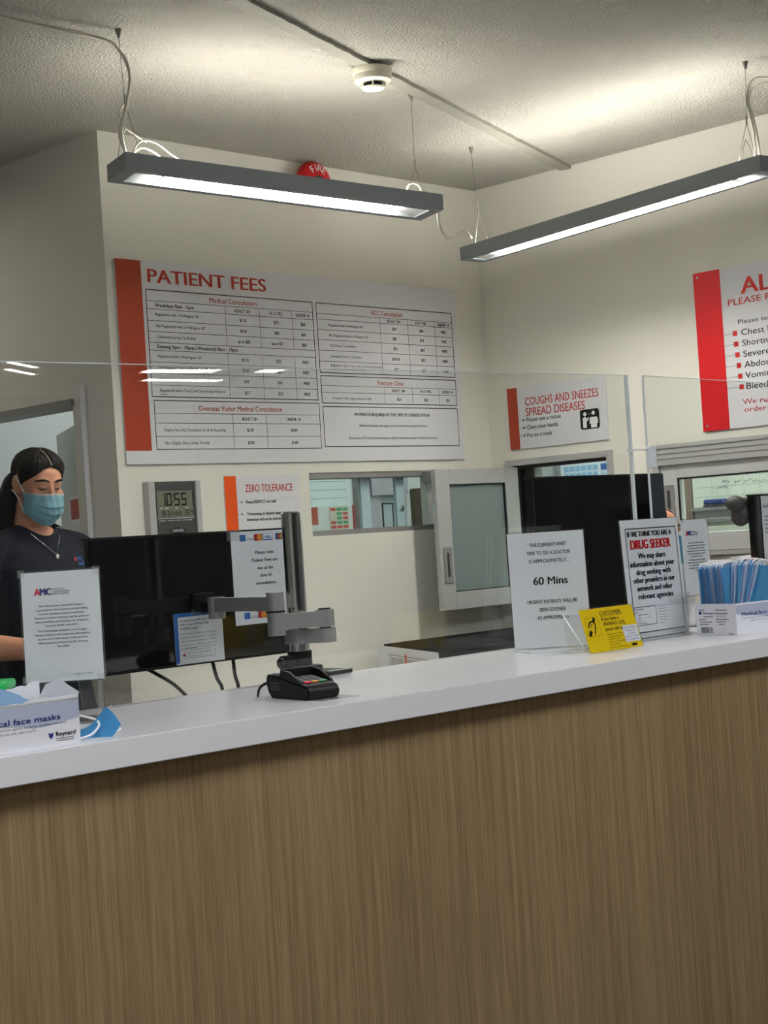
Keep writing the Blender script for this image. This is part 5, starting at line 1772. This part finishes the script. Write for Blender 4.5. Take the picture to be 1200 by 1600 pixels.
    for j in range(ne + 2):
        row = []
        for i in range(na):
            az = -180 + 360 * i / na
            e0 = lower(az)
            f = max(0, j - 1) / ne
            el = math.radians(e0 + (89.5 - e0) * f)
            d = Vector((math.sin(math.radians(az)) * math.cos(el), -math.cos(math.radians(az)) * math.cos(el), math.sin(el)))
            th = .0 if j == 0 else .004 + .011 * min(1, f * 3.0) + (.0007 * math.sin(az * .55 + f * 3) + .0006 * math.sin(az * 1.23 + f * 5) + .0005 * math.sin(az * .27 - f * 7)) * min(1, f * 3)
            if j > 0:
                p_ = skin_pt(d, 0, C0)
                if p_.y < .03: th -= .007 * math.exp(-(p_.x / .006) ** 2) * min(1, f * 4)
            row.append(bm.verts.new(skin_pt(d, th - (.003 if j == 0 else 0), C0)))
        rows.append(row)
    for A, B in zip(rows, rows[1:]):
        for i in range(na): bm.faces.new((A[i], A[(i + 1) % na], B[(i + 1) % na], B[i]))
    bm.faces.new(rows[-1])
    bmesh.ops.recalc_face_normals(bm, faces=bm.faces[:])
    bmesh.ops.transform(bm, matrix=HM, verts=bm.verts[:])
    hr = obj('hair', bm, 'hair', t, 180)
    bm = BM()
    pl = [skin_pt((0, -math.cos(math.radians(e)), math.sin(math.radians(e))), .0085, C0) for e in range(37, 100, 6)]
    tube(bm, [HM @ p for p in spline(pl, 3)], .0013, 8)
    obj('parting', bm, 'scalp', hr, 60)
    if hair_style == 'ponytail':
        bm = BM(); q = HM @ Vector((-.004, .098, .005))
        pts = [q + Vector(o_) for o_ in ((0, -.012, .0), (-.012, .022, -.012), (-.030, .030, -.06), (-.050, .020, -.12), (-.062, .0, -.18), (-.068, -.012, -.225))]
        P = spline(pts, 7)
        rr = [.020 + .016 * math.sin(PI * min(1, .12 + .86 * i / (len(P) - 1)) ** .8) for i in range(len(P))]
        for i in range(len(P)):
            f = i / (len(P) - 1)
            if f > .7: rr[i] *= (1 - .8 * (f - .7) / .3)
        tube(bm, P, rr, 20, 0, True, .75)
        rg = random.Random(4)
        for k in range(9):
            o2 = Vector((rg.uniform(-.02, .016), rg.uniform(-.014, .014), 0))
            tube(bm, [p + o2 * math.sin(PI * min(1, .15 + .9 * i / (len(P) - 1))) * 1.1 for i, p in enumerate(P[4:])], [.009 * (1 - .85 * i / (len(P) - 5)) + .0008 for i in range(len(P) - 4)], 8)
        obj('ponytail', bm, 'hair', t, 180)
        bm = BM(); mt = HM @ Matrix.Translation((-.006, .106, .0)) @ Matrix.Rotation(PI / 2 - .2, 4, 'X')
        bmesh.ops.create_uvsphere(bm, u_segments=4, v_segments=3, radius=.0001)
        bm.clear()
        tube(bm, [mt @ Vector((.020 * math.cos(a), .020 * math.sin(a), 0)) for a in [2 * PI * i / 20 for i in range(21)]], .005, 8, 0, False)
        obj('hair_tie', bm, 'black', t, 60)
        bm = BM()
        for k, (x0, y0) in enumerate(((-.079, .03), (-.081, .05), (-.078, .062))):
            p = [HM @ Vector((x0 + .004, y0, .03)), HM @ Vector((x0 - .006, y0 + .006, -.03)), HM @ Vector((x0 - .022 - .006 * k, y0 + .012, -.10)), HM @ Vector((x0 - .032 - .004 * k, y0 + .004, -.17))]
            tube(bm, spline(p, 6), [.0016 - .0011 * i / 18 for i in range(19)], 6)
        obj('loose_strands', bm, 'hair', hr, 60)
    # ---- brows and lashes on the skin
    bvb = BVHTree.FromPolygons([v.co.copy() for v in me.vertices], [tuple(p.vertices) for p in me.polygons])
    def on_face(x, z, off):
        o_, d_ = HM @ Vector((x, -.3, z)), (HM.to_3x3() @ Vector((0, 1, 0)))
        h = bvb.ray_cast(o_, d_)
        return h[0] - d_ * off
    for s in (-1, 1):
        bm = BM(); tube(bm, spline([on_face(s * x, z, .0006) for x, z in ((.012, .030), (.028, .0355), (.043, .034), (.054, .028))], 5), [.0018 + .0016 * math.sin(PI * (.15 + .8 * i / 15)) for i in range(16)], 8); obj('eyebrow', bm, 'hair', t, 60)
        bm = BM(); tube(bm, spline([on_face(s * x, z, .0004) for x, z in ((.0175, .006), (.026, .0022), (.036, .002), (.046, .0065))], 5), [.0009 + .0011 * math.sin(PI * i / 15) for i in range(16)], 8); obj('eyelashes', bm, 'black', t, 60)
    # ---- face mask worn over nose and mouth
    bm = BM(); nu, nv = 36, 48
    def mp(u, v):
        z_t = -.004 - .014 * abs(u) ** 1.5; z_b = -.132 + .036 * abs(u) ** 1.8
        z = z_t + (z_b - z_t) * v
        yc = -.1225 - .010 * math.sin(PI * min(1, v * 1.15)) + .030 * max(0, v - .6) / .4
        ye = -.036 + .006 * v
        y = yc + (ye - yc) * abs(u) ** 3.0
        pleat = 0.0
        for c in (.32, .54, .74):
            q = (v - c) / .10
            if -1 < q < 1: pleat += .0075 * ((1 + q) if q < .55 else 1.55 * (1 - q) / .45) * .7
        pleat += .0016 * math.sin(9 * u + 14 * v) * math.sin(PI * v) + .0012 * math.sin(21 * u - 9 * v)
        x = u * (.0765 - .010 * v * abs(u))
        return Vector((x * (1 + .02 * math.sin(PI * v)), y - pleat * (1 - .3 * abs(u)), z))
    g = [[bm.verts.new(HM @ mp(-1 + 2 * i / nu, j / nv)) for i in range(nu + 1)] for j in range(nv + 1)]
    for j in range(nv):
        for i in range(nu):
            f = bm.faces.new((g[j][i], g[j][i + 1], g[j + 1][i + 1], g[j + 1][i])); f.material_index = 1 if j < 3 else 0
    bmesh.ops.solidify(bm, geom=bm.faces[:], thickness=.0014)
    mk = obj('face_mask', bm, ['mask_w', 'loop'], t, 60); mk['label'] = 'light blue pleated face mask'
    bm = BM()
    for s in (-1, 1):
        tube(bm, [HM @ p for p in spline([mp(s * .985, .04), Vector((s * .079, -.012, .004)), Vector((s * .083, .006, .020)), Vector((s * .086, .022, .026))], 6)], .0016, 8)
        tube(bm, [HM @ p for p in spline([mp(s * .985, .96), Vector((s * .074, -.012, -.055)), Vector((s * .080, .006, -.036)), Vector((s * .086, .026, -.024))], 6)], .0016, 8)
    obj('ear_loops', bm, 'loop', mk, 60)
    return t, HM, bvb


TORSO = [(.86, .150, -.085, .105), (.92, .168, -.100, .120), (.98, .160, -.100, .110), (1.06, .138, -.095, .090), (1.14, .138, -.100, .085), (1.22, .150, -.115, .090), (1.29, .160, -.122, .095), (1.345, .166, -.105, .095), (1.39, .160, -.080, .085), (1.425, .125, -.060, .072), (1.45, .085, -.046, .062), (1.465, .060, -.04, .058)]
JS = dict(seated=False, neck=(0, .012, 1.435), torso=TORSO,
          sh_r=(-.168, .008, 1.385), el_r=(-.262, .000, 1.185), wr_r=(-.165, -.205, 1.165),
          sh_l=(.168, .008, 1.385), el_l=(.245, .010, 1.175), wr_l=(.150, -.200, 1.185),
          hip_r=(-.085, .01, .90), kn_r=(-.095, -.005, .50), an_r=(-.095, .02, .085),
          hip_l=(.085, .01, .90), kn_l=(.095, -.005, .50), an_l=(.095, .02, .085))
JS['torso'] = [(z + .028 * max(0, min(1, (z - 1.0) / .3)), w * (1 - .02 * (z > 1.2)), a, b) for z, w, a, b in TORSO]
for k in ('neck', 'sh_r', 'sh_l'):
    JS[k] = (JS[k][0] * .94, JS[k][1], JS[k][2] + .028)
p1_, HM1, bv1 = person('woman in a navy t-shirt and blue face mask with a dark ponytail, looking down', (2.518, 3.874, 0), math.radians(7), Vector((0, -.034, 1.612)), math.radians(17), math.radians(-9),
       JS, dict(neck=((0, -.06, 1.462), (0, -.22, 1)), waist=.95), 'ponytail', dict(skin='skin', shirt='tee'))
# necklace and chest emblem
bm = BM()
def chest(x, z, off):
    h = bv1.ray_cast(Vector((x, -.6, z)), Vector((0, 1, 0)))
    return (h[0] if h[0] is not None else Vector((x, -.1, z))) + Vector((0, -off, 0))
pts = [chest(x, z, .0125) for x, z in ((-.050, 1.474), (-.040, 1.460), (-.020, 1.437), (.0, 1.416), (.020, 1.437), (.040, 1.460), (.050, 1.474))]
tube(bm, spline(pts, 5), .0011, 6)
nl = obj('necklace', bm, 'chrome', p1_, 60)
bm = BM(); ellipsoid(bm, chest(0, 1.408, .014), (.0055, .004, .007), seg=12); obj('pendant', bm, 'loop', nl, 60)
bA, bB = BM(), BM()
def chest_txt(bm, s, x, z, w, h):
    V, Fc = glyphs(s, .03); x0 = min(p[0] for p in V); x1 = max(p[0] for p in V)
    vs = [bm.verts.new(chest(x + (p[0] - x0) / (x1 - x0) * w, z + p[1] / cap_height() * h, .0115)) for p in V]
    for f in Fc: bm.faces.new([vs[i] for i in f])
chest_txt(bA, 'A', .060, 1.392, .012, .013); chest_txt(bB, 'MC', .074, 1.392, .026, .013)
em = obj('emblem', bA, 'pink', p1_)
for k in range(2):
    vs = [bB.verts.new(chest(x, z, .0115)) for x, z in ((.070, 1.380 + .005 * k), (.102, 1.380 + .005 * k), (.102, 1.382 + .005 * k), (.070, 1.382 + .005 * k))]; bB.faces.new(vs)
obj('emblem_lettering', bB, 'blue', em)

# second staff member, seated behind the right monitor
TS = [(z - .17, w, a, b) for z, w, a, b in TORSO]
J2 = dict(seated=True, neck=(0, .012, 1.265), torso=TS,
          sh_r=(-.168, .008, 1.215), el_r=(-.215, -.06, .985), wr_r=(-.11, -.27, 1.000),
          sh_l=(.168, .008, 1.215), el_l=(.215, -.06, .985), wr_l=(.11, -.27, 1.000),
          hip_r=(-.085, .0, .74), kn_r=(-.11, -.40, .76), an_r=(-.11, -.36, .35),
          hip_l=(.085, .0, .74), kn_l=(.11, -.40, .76), an_l=(.11, -.36, .35))
DZ2 = -.05
J2['torso'] = [(z + DZ2, w, a, b) for z, w, a, b in J2['torso']]
for k in ('neck', 'sh_r', 'sh_l', 'hip_r', 'hip_l', 'kn_r', 'kn_l'):
    a = J2[k]; J2[k] = (a[0], a[1], a[2] + DZ2)
px2, py2, rz_2 = 4.282, 3.056, math.radians(46)
p2_, HM2, bv2 = person('seated staff member behind the right monitor, mostly hidden, forehead showing', (px2, py2, 0), rz_2, Vector((0, -.030, 1.352)), math.radians(-2), 0.0,
       J2, dict(neck=((0, -.06, 1.232), (0, -.25, 1)), waist=.72), 'receding', dict(skin='skin', shirt='tee'))
bm = BM()
for s in (-1, 1):
    rim = [(s * .032 + .024 * math.cos(a), -.112 - .003 * math.cos(a) * s, .008 + .019 * math.sin(a)) for a in [2 * PI * k / 18 for k in range(19)]]
    tube(bm, [HM2 @ Vector(p) for p in rim], .0011, 6, 0, False)
    tube(bm, [HM2 @ Vector(p) for p in ((s * .056, -.109, .012), (s * .078, -.06, .014), (s * .084, .01, .016))], .0011, 6)
tube(bm, [HM2 @ Vector(p) for p in ((-.008, -.112, .010), (0, -.118, .013), (.008, -.112, .010))], .0011, 6)
obj('spectacles', bm, mat('gold_wire', (210, 170, 90), .3, .9), p2_, 60)
t = thing('stool', 'black swivel stool under the seated staff member', 'stool', (px2, py2, 0), rz_2)
bm = BM(); lathe(bm, [(.02, .575), (.19, .575), (.20, .590), (.19, .607), (.02, .612)]); obj('seat', bm, 'soft', t, 40)
bm = BM(); cyl(bm, (0, 0, .06), (0, 0, .575), .026); obj('post', bm, 'chrome', t, 40)
bm = BM()
for k in range(5):
    a = 2 * PI * k / 5 + .3
    tube(bm, [(0, 0, .07), (.27 * math.cos(a), .27 * math.sin(a), .045)], [.024, .016], 10); ellipsoid(bm, (.27 * math.cos(a), .27 * math.sin(a), .026), (.026, .026, .026), seg=12)
obj('base', bm, 'black', t, 40)
